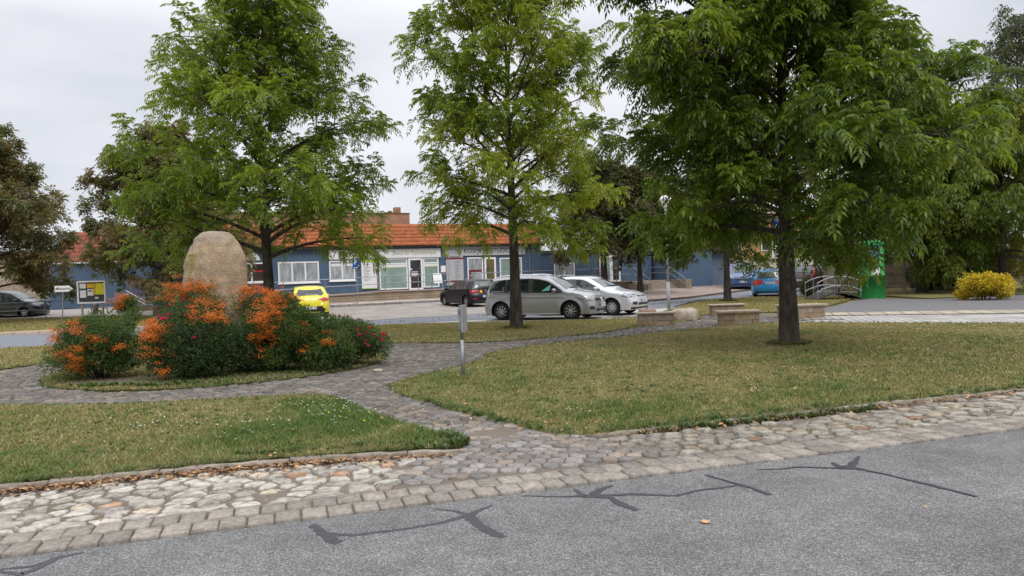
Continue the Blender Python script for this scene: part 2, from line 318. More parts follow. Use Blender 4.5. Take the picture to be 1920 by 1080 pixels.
# roads and pavements beyond
asb = mat('back_asphalt', (.14, .15, .17), (.19, .2, .22), 5, .9, .003, 60)
sheet('back_road', [(-60, 5), (-22, 17.8), (-15, 21.3), (-9.5, 24.3), (-5.1, 26.5), (0, 27.9), (4, 30), (6.9, 32), (9.7, 38.6), (13.9, 39.6), (17, 37), (19, 44), (32, 56), (60, 75), (50, 90), (22, 62), (16.8, 51.0), (9.8, 40.6), (4, 36), (-.96, 31.9), (-6, 29.5), (-13, 29.2), (-19.4, 28.2), (-60, 13)], .004, asb, 2)
def block_mat(name, c1, c2, cm, bw, bh, rot, mort=.012, offs=.5, scale=1.0, bump=.003):
    if name in MATS: return MATS[name]
    m = bpy.data.materials.new(name); m.use_nodes = True; t = m.node_tree; p = t.nodes['Principled BSDF']; p.inputs['Roughness'].default_value = .9
    g = nd(t, 'ShaderNodeNewGeometry'); mm = nd(t, 'ShaderNodeMapping'); mm.inputs['Rotation'].default_value = rot; t.links.new(g.outputs['Position'], mm.inputs[0])
    b = nd(t, 'ShaderNodeTexBrick', offset=offs); b.inputs['Color1'].default_value = (*c1, 1); b.inputs['Color2'].default_value = (*c2, 1); b.inputs['Mortar'].default_value = (*cm, 1)
    b.inputs['Scale'].default_value = scale; b.inputs['Brick Width'].default_value = bw; b.inputs['Row Height'].default_value = bh; b.inputs['Mortar Size'].default_value = mort; b.inputs['Mortar Smooth'].default_value = .3
    t.links.new(mm.outputs[0], b.inputs['Vector'])
    n = nd(t, 'ShaderNodeTexNoise'); n.inputs['Scale'].default_value = 1.1; n.inputs['Detail'].default_value = 7; n.inputs['Roughness'].default_value = .7; t.links.new(g.outputs['Position'], n.inputs['Vector'])
    r = nd(t, 'ShaderNodeMapRange'); r.inputs[1].default_value = .3; r.inputs[2].default_value = .7; r.inputs[3].default_value = .7; r.inputs[4].default_value = 1.25; t.links.new(n.outputs[0], r.inputs[0])
    x = nd(t, 'ShaderNodeMix', data_type='RGBA', blend_type='MULTIPLY'); x.inputs[0].default_value = 1; t.links.new(b.outputs[0], x.inputs[6]); t.links.new(r.outputs[0], x.inputs[7]); t.links.new(x.outputs[2], p.inputs['Base Color'])
    bb = nd(t, 'ShaderNodeBump', invert=True); bb.inputs['Distance'].default_value = bump*2; t.links.new(b.outputs['Fac'], bb.inputs['Height']); t.links.new(bb.outputs[0], p.inputs['Normal'])
    MATS[name] = m; return m
bay = block_mat('bay_pavers', (.33, .295, .26), (.28, .25, .225), (.16, .14, .12), .32, .2, (0, 0, -FY), .02)
sheet('parking_bay', [(-14.4, 29.3), (-6, 29.6), (-.96, 32), (4, 36.1), (7, 38.6), (3.5, 42), FB(12, 4.35)[:2], FB(-3, 4.35)[:2], (-16, 37.5)], .010, bay, 1.5)
sheet('parking_bay', [(-4.4, 26.45), (-.6, 25.75), (3.9, 24.75), (5.0, 26.8), (7.0, 31.6), (4, 29.85), (0, 27.75)], .012, mat('pale_bay', (.36, .34, .31), (.44, .42, .39), 2, .9, .003), 1.5)
sheet('sidewalk', [FB(-6, 4.0)[:2], FB(12, 4.0)[:2], (3.7, 42.1), (7, 38.8), (9.7, 41.0), (16.7, 51.2), (21, 60), FB(40, -2)[:2], FB(-6, -2)[:2]], .09, block_mat('walk_pavers', (.34, .26, .22), (.3, .235, .2), (.2, .16, .14), .4, .4, (0, 0, -FY), .02), 1.5, skirt=.14)
sheet('yard', [(-60, 43.1), (-32, 43.1), (-22, 42.6), (-16.1, 38), (-14.5, 30.8), (-14.2, 33), FB(-6.1, 4.3)[:2], FB(-6.1, 0)[:2], (-19, 53), (-60, 60)], .01, mat('yard_paving', (.34, .30, .27), (.42, .38, .35), 1.2, .9, .002), 2)
PLm = block_mat('plaza_pavers', (.40, .38, .35), (.34, .32, .30), (.13, .12, .11), .22, 1.5, (0, 0, R_(16)), .02, 0)
sheet('plaza', [(7.35, 21.1), (12.4, 17.9), (24, 11.9), (27, 15), (14.5, 21.1), (8.6, 23.4)], .01, PLm, 1)
sheet('plaza_border', [(8.6, 23.45), (14.5, 21.15), (27, 15.05), (28, 16.4), (15.5, 22.55), (9.2, 24.6)], .03, block_mat('border_setts', (.40, .35, .26), (.33, .29, .22), (.15, .13, .1), .5, .9, (0, 0, R_(20)), .03, 0), 1, skirt=.05)
sheet('plaza_asphalt', [(9.2, 24.7), (15.5, 22.65), (28, 16.5), (34, 29.9), (22, 32), (17.5, 31), (16.2, 33.5), (12.2, 28.2)], .006, mat('old_asphalt', (.115, .11, .115), (.16, .155, .15), 7, .9, .004, 80), 1.5)

# ---- stones: voronoi cells of jittered seeds
def cells(S, reach, box=.5):
    S = np.asarray(S); h = {}
    for i, p in enumerate(S): h.setdefault((int(p[0]//reach), int(p[1]//reach)), []).append(i)
    out = []
    for i, p in enumerate(S):
        a, b = int(p[0]//reach), int(p[1]//reach)
        nb = [j for u in (-1, 0, 1) for v in (-1, 0, 1) for j in h.get((a+u, b+v), ()) if j != i]
        nb.sort(key=lambda j: (S[j][0]-p[0])**2+(S[j][1]-p[1])**2)
        P = [(p[0]-box, p[1]-box), (p[0]+box, p[1]-box), (p[0]+box, p[1]+box), (p[0]-box, p[1]+box)]
        for j in nb[:14]:
            q = S[j]; nx, ny = q[0]-p[0], q[1]-p[1]; c = (nx*(q[0]+p[0])+ny*(q[1]+p[1]))/2; Q = []
            for k in range(len(P)):
                A, B = P[k-1], P[k]; da = nx*A[0]+ny*A[1]-c; db = nx*B[0]+ny*B[1]-c
                if (da <= 0) != (db <= 0): u = da/(da-db); Q.append((A[0]+(B[0]-A[0])*u, A[1]+(B[1]-A[1])*u))
                if db <= 0: Q.append(B)
            P = Q
            if len(P) < 3: break
        if len(P) >= 3: out.append(np.array(P))
        else: out.append(None)
    return out
def stonework(name, polys, gap, h, dome, pal, m, rnd=1, sink=None, tilt=.03, z0=0.0, jit=0):
    V = []; F3 = []; F4 = []; C = []; n = 0
    for P in polys:
        if P is None: continue
        c = P.mean(0)
        if rnd < 0:
            P = np.stack([P, (P+np.roll(P, -1, 0))/2], 1).reshape(-1, 2); q_ = np.linalg.norm(P-c, axis=1).mean(); P = c+(P-c)*(1+(RNG.random((len(P), 1))-.5)*.28); P = np.array(smoothpoly(P, 1))
        if rnd > 0:
            for _ in range(rnd): P = np.array(smoothpoly(P, 1))
        if jit: P = P+(RNG.random(P.shape)-.5)*jit
        r = np.linalg.norm(P-c, axis=1).mean(); k = max(.3, 1-gap/r); hh = h*(.75+.5*RNG.random())
        if sink is not None: hh -= sink(c)
        if hh < -.004: continue
        tl = (RNG.random(2)-.5)*tilt; k2 = k*(.87 if dome else .94); cnt = len(P)
        A = c+(P-c)*k; B = c+(P-c)*k2
        za = hh*.55+(A-c)@tl; zb = hh+(B-c)@tl
        V += [np.column_stack([A, np.full(cnt, -.03)]), np.column_stack([A, za]), np.column_stack([B, zb]), np.array([[c[0], c[1], hh+dome]])]
        i = np.arange(cnt); j = (i+1) % cnt
        for q in (0, cnt): F4.append(np.column_stack([n+q+i, n+q+j, n+q+cnt+j, n+q+cnt+i]))
        F3.append(np.column_stack([n+2*cnt+i, n+2*cnt+j, np.full(cnt, n+3*cnt)]))
        pc = pal(c); C.append(np.tile(pc, (3*cnt+1, 1))); n += 3*cnt+1
    V = np.concatenate(V); V[:, 2] += z0
    o = npmesh(name, V, [np.concatenate(F4), np.concatenate(F3)], m, None, np.concatenate(C)); o['kind'] = 'structure'; return o
stm = mat('stone_surface', (.72, .72, .72), (1.2, 1.2, 1.2), 26, .95, .006, 70, attr=True, detail=8, spec=.15)
stc = mat('field_stone_surface', (.50, .48, .46), (1.22, 1.22, 1.2), 14, .9, .012, 38, attr=True, detail=10, ramp=(.3, .6))
# two rows of concrete pavers along the road
pv = []
for row in range(2):
    s = -14.0
    while s < 26:
        Ls = .169; t0 = .006+row*.212; s0 = s+(.08 if row else 0); j = (RNG.random(4)-.5)*.008
        pv.append(np.array([RP(s0+j[0], t0+j[1]), RP(s0+Ls+j[2], t0+j[1]), RP(s0+Ls+j[2], t0+.206+j[3]), RP(s0+j[0], t0+.206+j[3])])); s += .175
stonework('gutter_pavers', pv, .006, .022, 0, lambda c: np.array([.28, .25, .215])*(.74+.42*RNG.random()), stm, 0, tilt=.04)
# rough field-stone strip
def tk(s): return np.interp(s, [-14, -.6, 1.1, 2.1, 3.2, 3.8, 6, 9.2, 30], [1.75, 1.74, 1.68, 1.54, 1.22, 1.4, 1.42, 1.45, 1.45])
SS = []
for r in range(10):
    t = .53+r*.14; s = -14+RNG.random()*.2
    while s < 26:
        s += .12+.19*RNG.random(); SS.append(RP(s+(RNG.random()-.5)*.05, t+(RNG.random()-.5)*.085))
SS = np.array(SS); st = (SS-EDGE0)@ED, (SS-EDGE0)@EN
junction = lambda s, t: (s > 2.35+.5*(t-.5)) & (s < 4.9-.4*(t-.5))
CE = cells(SS, .5)
ok = [c if (c is not None and .48 < (S-EDGE0)@EN < tk((S-EDGE0)@ED)-.06 and not junction((S-EDGE0)@ED, (S-EDGE0)@EN)) else None for S, c in zip(SS, CE)]
def clampcell(c):
    if c is None: return None
    t = (c-EDGE0)@EN; s = (c-EDGE0)@ED; t2 = np.clip(t, .452, tk(s.mean())-.02); return EDGE0+s[:, None]*ED+t2[:, None]*EN
ok = [clampcell(c) for c in ok]
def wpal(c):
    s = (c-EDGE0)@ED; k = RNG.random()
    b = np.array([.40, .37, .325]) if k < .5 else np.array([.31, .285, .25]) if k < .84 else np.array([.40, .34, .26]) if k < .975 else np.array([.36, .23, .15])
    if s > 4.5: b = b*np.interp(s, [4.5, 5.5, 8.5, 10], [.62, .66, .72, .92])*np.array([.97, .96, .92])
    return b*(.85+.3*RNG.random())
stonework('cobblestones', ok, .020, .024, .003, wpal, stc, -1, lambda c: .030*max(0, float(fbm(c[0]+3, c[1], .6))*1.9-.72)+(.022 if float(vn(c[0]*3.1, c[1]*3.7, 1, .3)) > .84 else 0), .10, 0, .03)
# dark setts of the paths
seeds = []
for rr_ in np.arange(IR+.1, 4.9, .135):
    n = int(2*PI*rr_/.165); a0 = RNG.random()
    for k in range(n):
        a = (k+a0)*2*PI/n; seeds.append((IC[0]+rr_*math.cos(a), IC[1]+rr_*math.sin(a), 0))
def lattice(org, d, L, W, tagv, a=.19, b=.125):
    d = np.array(d, float); d /= np.linalg.norm(d); n = np.array([-d[1], d[0]]); r = 0
    for v in np.arange(-W, W, b):
        r += 1
        for u in np.arange(0, L, a): p = np.array(org)+d*(u+(a/2 if r % 2 else 0))+n*v; seeds.append((p[0], p[1], tagv))
lattice((-2.9, 10.9), (.3, .95), 7, 4.5, 1, .17, .12)      # towards the front junction (rows across)
lattice((-4, 16.6), (.87, .49), 15, 4.5, 2, .2, .13)
seeds = np.array(seeds); xy = seeds[:, :2]; tg = seeds[:, 2]
dI = np.linalg.norm(xy-IC, axis=1); ang = np.arctan2(xy[:, 1]-IC[1], xy[:, 0]-IC[0])
ring = dI < 4.75
seeds2 = []
for k in range(-2, 60):                                      # lower branch and junction fan, rows across the path
    pass
lo = []
d = np.array([.52, -.854]); n_ = np.array([.854, .52])
for v in np.arange(-1.4, 2.4, .125):
    for u in np.arange(-.4, 6.2, .175): p = np.array([-2.75, 10.9])+d*(u+(.09 if int(round(v/.125)) % 2 else 0))+n_*v; lo.append(p)
lo = np.array(lo); lo = lo[(np.linalg.norm(lo-IC, axis=1) > 4.78) & (lo[:, 1] < 11.6)]
east = (tg == 2) & (dI > 4.75) & (xy[:, 1] > 13.0) & (xy[:, 0] > -3.6)
mid = (tg == 1) & (dI > 4.75) & (xy[:, 1] > 11.6) & (xy[:, 1] < 17.5) & ~east
S = np.concatenate([xy[(tg == 0) & ring], xy[east], lo]); S = S+(RNG.random(S.shape)-.5)*.045
CE = cells(S, .42, .35)
def inany(c):
    x, y = np.array([c[0]]), np.array([c[1]])
    return any(inpoly(x, y, P)[0] for P in (LL_, RL_, ML_, IS_))
LL_, RL_, ML_, IS_ = [np.array([tuple(q) for q in P]) for P in (LLr, RLr, MLr, ISLr)]
X, Y = S[:, 0], S[:, 1]; bad = inpoly(X, Y, LL_) | inpoly(X, Y, RL_) | inpoly(X, Y, ML_) | inpoly(X, Y, IS_)
ts = (S-EDGE0)@EN; ss = (S-EDGE0)@ED
bad |= ts < .50; bad |= (ts < 1.3) & ~junction(ss, ts); bad |= (Y > 26.2) | ((X > 7.2) & (Y < 21.2)) | ((X-8.6)*.93+(Y-23.4)*.37 > 0)
bad |= (ts >= 1.3) & (ts < 1.6) & ((ss < 2.1) | (ss > 4.9))
def spal(c):
    k = RNG.random(); b = np.array([.14, .126, .112]) if k < .6 else np.array([.185, .17, .155]) if k < .85 else np.array([.20, .165, .13])
    if c[1] < 8: b = b*1.25+.02
    return b*(.8+.4*RNG.random())
def ssink(c):
    v = float(fbm(c[0]+5, c[1]+2, 1.0)); k = .02*max(0, v*3-1.35)
    for cx, cy, r in ((.25, 7.9, .6), (-.9, 8.9, .4), (-1.9, 16.2, .8), (-.3, 7.6, .4), (-3.3, 11.1, .6)): k += .018*math.exp(-((c[0]-cx)**2+(c[1]-cy)**2)/r**2)
    return k
stonework('path_setts', [None if b else c for b, c in zip(bad, CE)], .009, .024, .003, spal, stm, 0, ssink, .16, 0, .012)
# kerbs
def kerb(name, pts, wd, h, m, z=0, seg=.95, colr=(.3, .27, .23), raw=.012, kind='structure'):
    P = np.array(pts, float); d = np.linalg.norm(np.diff(P, axis=0), axis=1); cum = np.concatenate([[0], np.cumsum(d)]); V = []; F = []; C = []; n = 0; s = 0
    at = lambda q: np.array([np.interp(q, cum, P[:, 0]), np.interp(q, cum, P[:, 1])])
    while s < cum[-1]-.1:
        L = min(seg*(.85+.3*RNG.random()), cum[-1]-s); k = max(2, int(L/.12)); c = np.array(colr)*(.8+.4*RNG.random()); hh = h+(RNG.random()-.5)*raw
        for i in range(k+1):
            q = s+.006+(L-.012)*i/k; p = at(q); dd = at(min(q+.05, cum[-1]))-at(max(q-.05, 0)); dd /= np.linalg.norm(dd)+1e-9; nn = np.array([-dd[1], dd[0]]); zt = tz(*p)+z
            jr = (RNG.random(3)-.5)*raw
            for off, hz in ((-.5, -.1), (-.5, hh*.8), (-.4, hh+jr[0]), (.4, hh+jr[1]), (.5, hh*.8), (.5, -.1)):
                r = p+nn*(wd*off+jr[2]); V.append((r[0], r[1], zt+hz)); C.append(c*(.9+.2*RNG.random()))
        for i in range(k):
            for j in range(5): a = n+i*6+j; F.append((a, a+6, a+7, a+1))
        F += [(n, n+1, n+4, n+5), (n+1, n+2, n+3, n+4), (n+k*6+5, n+k*6+4, n+k*6+1, n+k*6), (n+k*6+4, n+k*6+3, n+k*6+2, n+k*6+1)]
        n += (k+1)*6; s += L
    o = npmesh(name, V, np.array(F), m, None, C); o['kind'] = kind; return o
kerb('kerb', [(-14, 2.97), (-4.3, 5.95), (-2.6, 6.43), (-1.6, 6.62), (-.45, 6.65)], .075, .05, stc, raw=.014, colr=(.25, .21, .17))
kerb('kerb', [(.75, 7.13), (1.6, 7.42), (2.91, 7.86), (6.14, 8.87), (20, 13.2)], .08, .035, stc, raw=.02, colr=(.23, .2, .155))
kerb('kerb', [FB(s, 4.35)[:2] for s in np.arange(-6, 12.1, 1)], .14, .10, stm, colr=(.2, .19, .18))
kerb('kerb', [(-50, 17.3), (-19.5, 28.8), (-14.4, 30.1)], .7, .1, stm, colr=(.36, .29, .22))
kerb('kerb', [(-4.4, 26.35), (-.6, 25.68), (3.9, 24.68), (5.15, 26.7)], .1, .04, stm, colr=(.35, .33, .3))
kerb('kerb', [(5.5, 22.9), (7.4, 21.4)], .1, .03, stm, colr=(.25, .23, .21))
# pale gravel strip by the far kerb
gp = RNG.random((1, 2)); n = 2600
s = RNG.random(n)*18-6; t = 3.62+RNG.random(n)*.6; r = .02+.035*RNG.random(n); P = np.array([FB(a, b)[:2] for a, b in zip(s, t)])
oct_ = np.array([(1, 0, 0), (-1, 0, 0), (0, 1, 0), (0, -1, 0), (0, 0, .8), (0, 0, -.5)]); of = np.array([(0, 2, 4), (2, 1, 4), (1, 3, 4), (3, 0, 4), (2, 0, 5), (1, 2, 5), (3, 1, 5), (0, 3, 5)])
V = (np.column_stack([P, T(P[:, 0], P[:, 1])+.1])[:, None]+oct_[None]*r[:, None, None]).reshape(-1, 3)
F = (of[None]+6*np.arange(n)[:, None, None]).reshape(-1, 3); C = np.repeat(np.array([.55, .5, .42])*(.6+.6*RNG.random((n, 1))), 6, 0)
o = npmesh('gravel', V, F, stm, None, C); o['kind'] = 'stuff'

# ---- grass
def sample(P, dens_fn, cap):
    P = np.asarray([tuple(q) for q in P]); lo, hi = P.min(0), P.max(0); n = int((hi-lo).prod()*cap)
    out = []
    for _ in range(max(1, n//400000+1)):
        m = min(n, 400000); q = lo+(hi-lo)*RNG.random((m, 2)); d = np.hypot(q[:, 0], q[:, 1]); vis = np.abs(q[:, 0]) < q[:, 1]*.74+.6
        k = vis & (RNG.random(m) < dens_fn(d)/cap); q = q[k]; out.append(q[inpoly(q[:, 0], q[:, 1], P)])
    return np.concatenate(out)
def grass_patch(name, P, z0, cap, hs=1.0):
    q = sample(P, lambda d: cap*np.clip((7/np.maximum(d, 5))**1.9, 0, 1), cap); x, y = q.T; n = len(q); d = np.hypot(x, y)
    bare = np.clip(fbm(x+31, y+9, .9)*3-1.75, 0, 1); keep = RNG.random(n) > bare*.85; x, y, d = x[keep], y[keep], d[keep]; n = len(x)
    g = lush(x, y); tall = hs*(.6+.8*g)*(.7+.6*vn(x, y, 4, .25))
    h = (.018+.035*RNG.random(n)**1.5)*tall; wdt = .0032*np.maximum(d/6, 1)*(.7+.6*RNG.random(n))
    a = RNG.random(n)*2*PI; lean = (.3+1.1*RNG.random(n))*h; la = RNG.random(n)*2*PI
    z = T(x, y)+z0
    base = np.column_stack([x, y, z]); w_ = np.column_stack([np.cos(a)*wdt, np.sin(a)*wdt, np.zeros(n)]); tip = base+np.column_stack([np.cos(la)*lean, np.sin(la)*lean, h])
    mid = base*.5+tip*.5+np.column_stack([0*h, 0*h, h*.18])
    V = np.stack([base-w_, base+w_, mid+w_*.8, tip, mid-w_*.8], 1).reshape(-1, 3); i = 5*np.arange(n)
    F = [np.column_stack([i, i+1, i+2, i+4]), np.column_stack([i+4, i+2, i+3])]
    k = np.clip(g*1.15+(vn(x, y, 8, .11)-.5)*.9+(vn(x, y, 3, .4)-.5)*.6+(RNG.random(n)-.5)*.6+.02, 0, 1)[:, None]
    dry = np.where(RNG.random((n, 1)) < .5, np.array([.38, .32, .155]), np.array([.25, .225, .08])); far = np.clip((y-19)/6, 0, 1)[:, None]
    c = (np.array([.095, .155, .032])*k+dry*(1-k))*(.6+.75*RNG.random((n, 1))); c = c*(1-.45*far)+np.array([.27, .235, .07])*.45*far
    o = npmesh(name, V, F, mat('grass_blade', (1, 1, 1), None, attr=True, rough=.6, transl=.3), None, np.repeat(c, 5, 0)); o['kind'] = 'stuff'; return o
grass_patch('grass', LLr, .04, 6500, 1.15); grass_patch('grass', RLr, .025, 6500, 1.15); grass_patch('grass', ISLr, .03, 5200, 1.5); grass_patch('grass', MLr, .025, 5200, 1.4); grass_patch('grass', LG, .055, 4000, 1.6)
# ragged taller tufts along the edges and in the joints
def along(P, n, amp):
    P = np.array([tuple(q) for q in P]); d = np.linalg.norm(np.diff(P, axis=0), axis=1); cum = np.concatenate([[0], np.cumsum(d)]); q = RNG.random(n)*cum[-1]
    return np.column_stack([np.interp(q, cum, P[:, 0]), np.interp(q, cum, P[:, 1])])+(RNG.random((n, 2))-.5)*2*amp
def tufts(name, cen, blades, h0, z0, cg, wd=.004, spread=.05):
    V = []; C = []; n = len(cen)*blades; c = np.repeat(cen, blades, 0); a = RNG.random(n)*2*PI; r = RNG.random(n)*spread
    x = c[:, 0]+np.cos(a)*r*.4; y = c[:, 1]+np.sin(a)*r*.4; h = h0*(.4+.8*RNG.random(n)); L = h*(.3+.8*RNG.random(n))
    b = np.column_stack([x, y, T(x, y)+z0]); tip = b+np.column_stack([np.cos(a)*L, np.sin(a)*L, h]); mid = (b+tip)/2+np.array([0, 0, 1])*h[:, None]*.2
    w_ = np.column_stack([-np.sin(a), np.cos(a), 0*a])*wd*(.6+.8*RNG.random((n, 1)))
    V = np.stack([b-w_*.6, b+w_*.6, mid+w_, tip, mid-w_], 1).reshape(-1, 3); i = 5*np.arange(n)
    col_ = np.array(cg)*(.6+.8*RNG.random((n, 1)))
    o = npmesh(name, V, [np.column_stack([i, i+1, i+2, i+4]), np.column_stack([i+4, i+2, i+3])], MATS['grass_blade'], None, np.repeat(col_, 5, 0)); o['kind'] = 'stuff'; return o
edgeL = [(-.62, 6.8), (-.5, 6.95), (-.75, 7.35), (-1.66, 8.55), (-2.4, 9.9)]
tufts('weeds', along(edgeL[:3], 60, .08), 14, .07, .03, (.085, .125, .038), .009)
tufts('weeds', along([(-.62, 6.85), (-1.6, 6.9), (-2.6, 6.75)], 80, .08), 12, .05, .04, (.09, .13, .038), .007)
tufts('weeds', along([(1.3, 7.3), (2.3, 7.55), (3.1, 7.8), (3.9, 8.05)], 120, .08), 14, .06, 0, (.085, .115, .038), .009)
tufts('weeds', along(ISLr, 420, .06), 9, .05, .02, (.09, .12, .04))
tufts('weeds', along(MLr[:60]+MLr[-60:], 500, .09), 9, .06, .01, (.15, .15, .05), .007)
tufts('weeds', along(RLr, 900, .06), 9, .045, .02, (.09, .12, .04), .004)
tufts('weeds', along(LLr, 700, .06), 9, .045, .03, (.09, .12, .04), .004)
tufts('weeds', along([(.3, 7.45), (-.17, 8.1), (-1.1, 9.45)], 90, .06), 10, .05, .02, (.07, .13, .03))
tufts('weeds', along([(.35, 7.35), (1.2, 7.4), (2.6, 7.95), (6.1, 9.0), (14, 11.6)], 300, .07), 10, .05, .03, (.08, .13, .035))
tufts('weeds', along([(-12, 3.66), (-4.3, 6.04), (-2.6, 6.52)], 300, .05), 9, .045, .045, (.10, .13, .04))
jp = RNG.random((1500, 2))*np.array([12, 12])+np.array([-9, 6.2]); jp = jp[~inpoly(jp[:, 0], jp[:, 1], LL_) & ~inpoly(jp[:, 0], jp[:, 1], RL_) & ~inpoly(jp[:, 0], jp[:, 1], IS_) & (vn(jp[:, 0], jp[:, 1], 1, .5) > .62) & ((jp-EDGE0)@EN > .45)]
tufts('weeds', jp, 12, .02, .0, (.10, .13, .04), .004, .09)
jq = np.array([RP(s, .43+.0*s) for s in RNG.random(120)*14-2]); tufts('weeds', jq, 10, .018, .0, (.11, .13, .04), .003, .06)
tufts('weeds', along([(-7.2, 12.0), (-5.6, 11.75), (-4.4, 11.95)], 60, .12), 12, .06, .05, (.08, .14, .03), .012)
def inlawn(P, n, lo, hi):
    q = np.column_stack([lo[0]+(hi[0]-lo[0])*RNG.random(n), lo[1]+(hi[1]-lo[1])*RNG.random(n)]); return q[inpoly(q[:, 0], q[:, 1], P) & (vn(q[:, 0], q[:, 1], 6, .7) > .42)]
tufts('grass', inlawn(LL_, 1800, (-8, 5.5), (0, 10.5)), 14, .05, .03, (.085, .15, .035), .004, .10)
tufts('grass', inlawn(LL_, 900, (-8, 5.5), (0, 10.5)), 12, .055, .03, (.30, .25, .12), .003, .10)
tufts('grass', inlawn(RL_, 2600, (-2, 7), (10, 15)), 14, .05, .015, (.085, .15, .035), .0045, .11)
tufts('grass', inlawn(RL_, 1600, (-2, 7), (10, 15)), 12, .055, .015, (.30, .25, .12), .0035, .11)
tufts('clover', inlawn(RL_, 300, (-2, 7), (6, 11)), 16, .022, .03, (.045, .10, .025), .012, .16)
tufts('clover', inlawn(LL_, 250, (-7, 5.5), (0, 10)), 16, .022, .045, (.045, .10, .025), .012, .16)
for tx, ty in ((PX(1476, 14.9), 14.9), (PX(965, 22.1), 22.1), (10.3, 35.4)):
    a_ = RNG.random(260)*2*PI; r_ = .2+.22*RNG.random(260); tufts('grass', np.column_stack([tx+np.cos(a_)*r_, ty+np.sin(a_)*r_]), 8, .075, .03, (.14, .135, .05), .006, .08)
    sheet('soil_ring', rough_edge([(tx+.42*math.cos(q), ty+.36*math.sin(q)) for q in np.linspace(0, 2*PI, 12, endpoint=False)], .06, .1), .045, sm_, .15, soilcol)
# small flowers in the lawn
def flowers(name, cen, colr, r, z0):
    cen = cen[inpoly(cen[:, 0], cen[:, 1], LL_) | inpoly(cen[:, 0], cen[:, 1], RL_)]
    n = len(cen); a = np.arange(6)*PI/3; z = T(cen[:, 0], cen[:, 1])+z0+.02*RNG.random(n)
    ringv = np.stack([np.stack([cen[:, 0]+np.cos(t)*r, cen[:, 1]+np.sin(t)*r, z+.3*r*np.sin(t+z*99)], 1) for t in a], 1); top = np.column_stack([cen, z+r*.6])[:, None]
    V = np.concatenate([ringv, top], 1).reshape(-1, 3); F = np.array([(k, (k+1) % 6, 6) for k in range(6)])[None]+7*np.arange(n)[:, None, None]
    C = np.repeat(np.array(colr)*(.85+.2*RNG.random((n, 1))), 7, 0)
    o = npmesh(name, V, F.reshape(-1, 3), mat('petals', (1, 1, 1), None, attr=True, rough=.7), None, C); o['kind'] = 'stuff'
def blob(cx, cy, s, n): return np.array([cx, cy])+RNG.normal(size=(n, 2))*s
flowers('daisies', np.concatenate([blob(-2.15, 9.4, (.28, .45), 75), blob(-3.3, 8.7, (.8, .6), 40), blob(-2.6, 8.0, (.5, .5), 30), blob(3.0, 9.2, (.08, .08), 8), blob(.6, 8.2, (.15, .1), 6), blob(-3.7, 8.3, (.5, .4), 20)]), (.75, .75, .7), .011, .085)
flowers('dandelions', np.concatenate([blob(-1.6, 8.7, (.35, .5), 22), blob(-2.3, 9.9, (.3, .2), 8), blob(1.0, 12.5, (2, 2), 7)]), (.8, .6, .02), .013, .09)
# fallen leaves
def leaf_litter(name, cen, size, z0, pals):
    n = len(cen); a = RNG.random(n)*2*PI; L = size*(.5+RNG.random(n)); Wd = L*(.35+.3*RNG.random(n)); z = T(cen[:, 0], cen[:, 1])+z0+RNG.random(n)*.02
    d = np.column_stack([np.cos(a), np.sin(a), (RNG.random(n)-.5)*.8]); s = np.column_stack([-np.sin(a), np.cos(a), (RNG.random(n)-.5)*.9]); c = np.column_stack([cen, z])
    V = np.stack([c-d*L[:, None]/2, c-s*Wd[:, None]/2+[0, 0, .008], c+d*L[:, None]/2, c+s*Wd[:, None]/2+[0, 0, .006]], 1).reshape(-1, 3); i = 4*np.arange(n)
    C = np.array(pals)[RNG.integers(0, len(pals), n)]*(.6+.7*RNG.random((n, 1)))
    o = npmesh(name, V, np.column_stack([i, i+1, i+2, i+3]), mat('dead_leaf', (1, 1, 1), None, attr=True, rough=.75), None, np.repeat(C, 4, 0)); o['kind'] = 'stuff'
LP = [(.30, .14, .055), (.36, .19, .08), (.22, .12, .06), (.42, .27, .13), (.16, .09, .05)]
leaf_litter('fallen_leaves', np.concatenate([along([(-12, 3.52), (-4.3, 5.84), (-2.6, 6.32), (-1.6, 6.52), (-.6, 6.56)], 3300, .06), along([(-12, 3.45), (-4.3, 5.75), (-2.6, 6.25), (-1.0, 6.5)], 1100, .12),
    along([(1.0, 7.15), (2.9, 7.72), (6.1, 8.75), (14, 11.2)], 1100, .07), along([(.6, 7.2), (1.5, 7.35)], 80, .1)]), .045, .012, LP)
leaf_litter('fallen_leaves', np.concatenate([blob(-3.5, 8, (2.2, 1.2), 120), blob(2.5, 11, (2.5, 2.5), 160), blob(5.5, 14.9, (1.6, 1.2), 160), blob(-2.5, 11, (1.6, .6), 60), blob(0.3, 7.8, (.7, .5), 50), blob(.07, 22.1, (.8, .6), 120), blob(8, 14, (3, 2), 120)]), .05, .06, LP)
x, y = G(1322, 980); lf = MB(); aa = [(.0, -.045), (.03, -.03), (.022, -.005), (.045, .01), (.015, .02), (0, .05), (-.018, .02), (-.045, .012), (-.02, -.006), (-.03, -.03)]
lf.add([(x+a, y+b*.8, .008+.006*abs(a)/.03) for a, b in aa]+[(x, y, .006)], [(i, (i+1) % 10, 10) for i in range(10)])
tag(lf.build('fallen_leaf', mat('tan_leaf', (.55, .38, .2), (.42, .25, .12), 40, .7)), 'single tan fallen leaf lying on the grey asphalt', 'leaf')

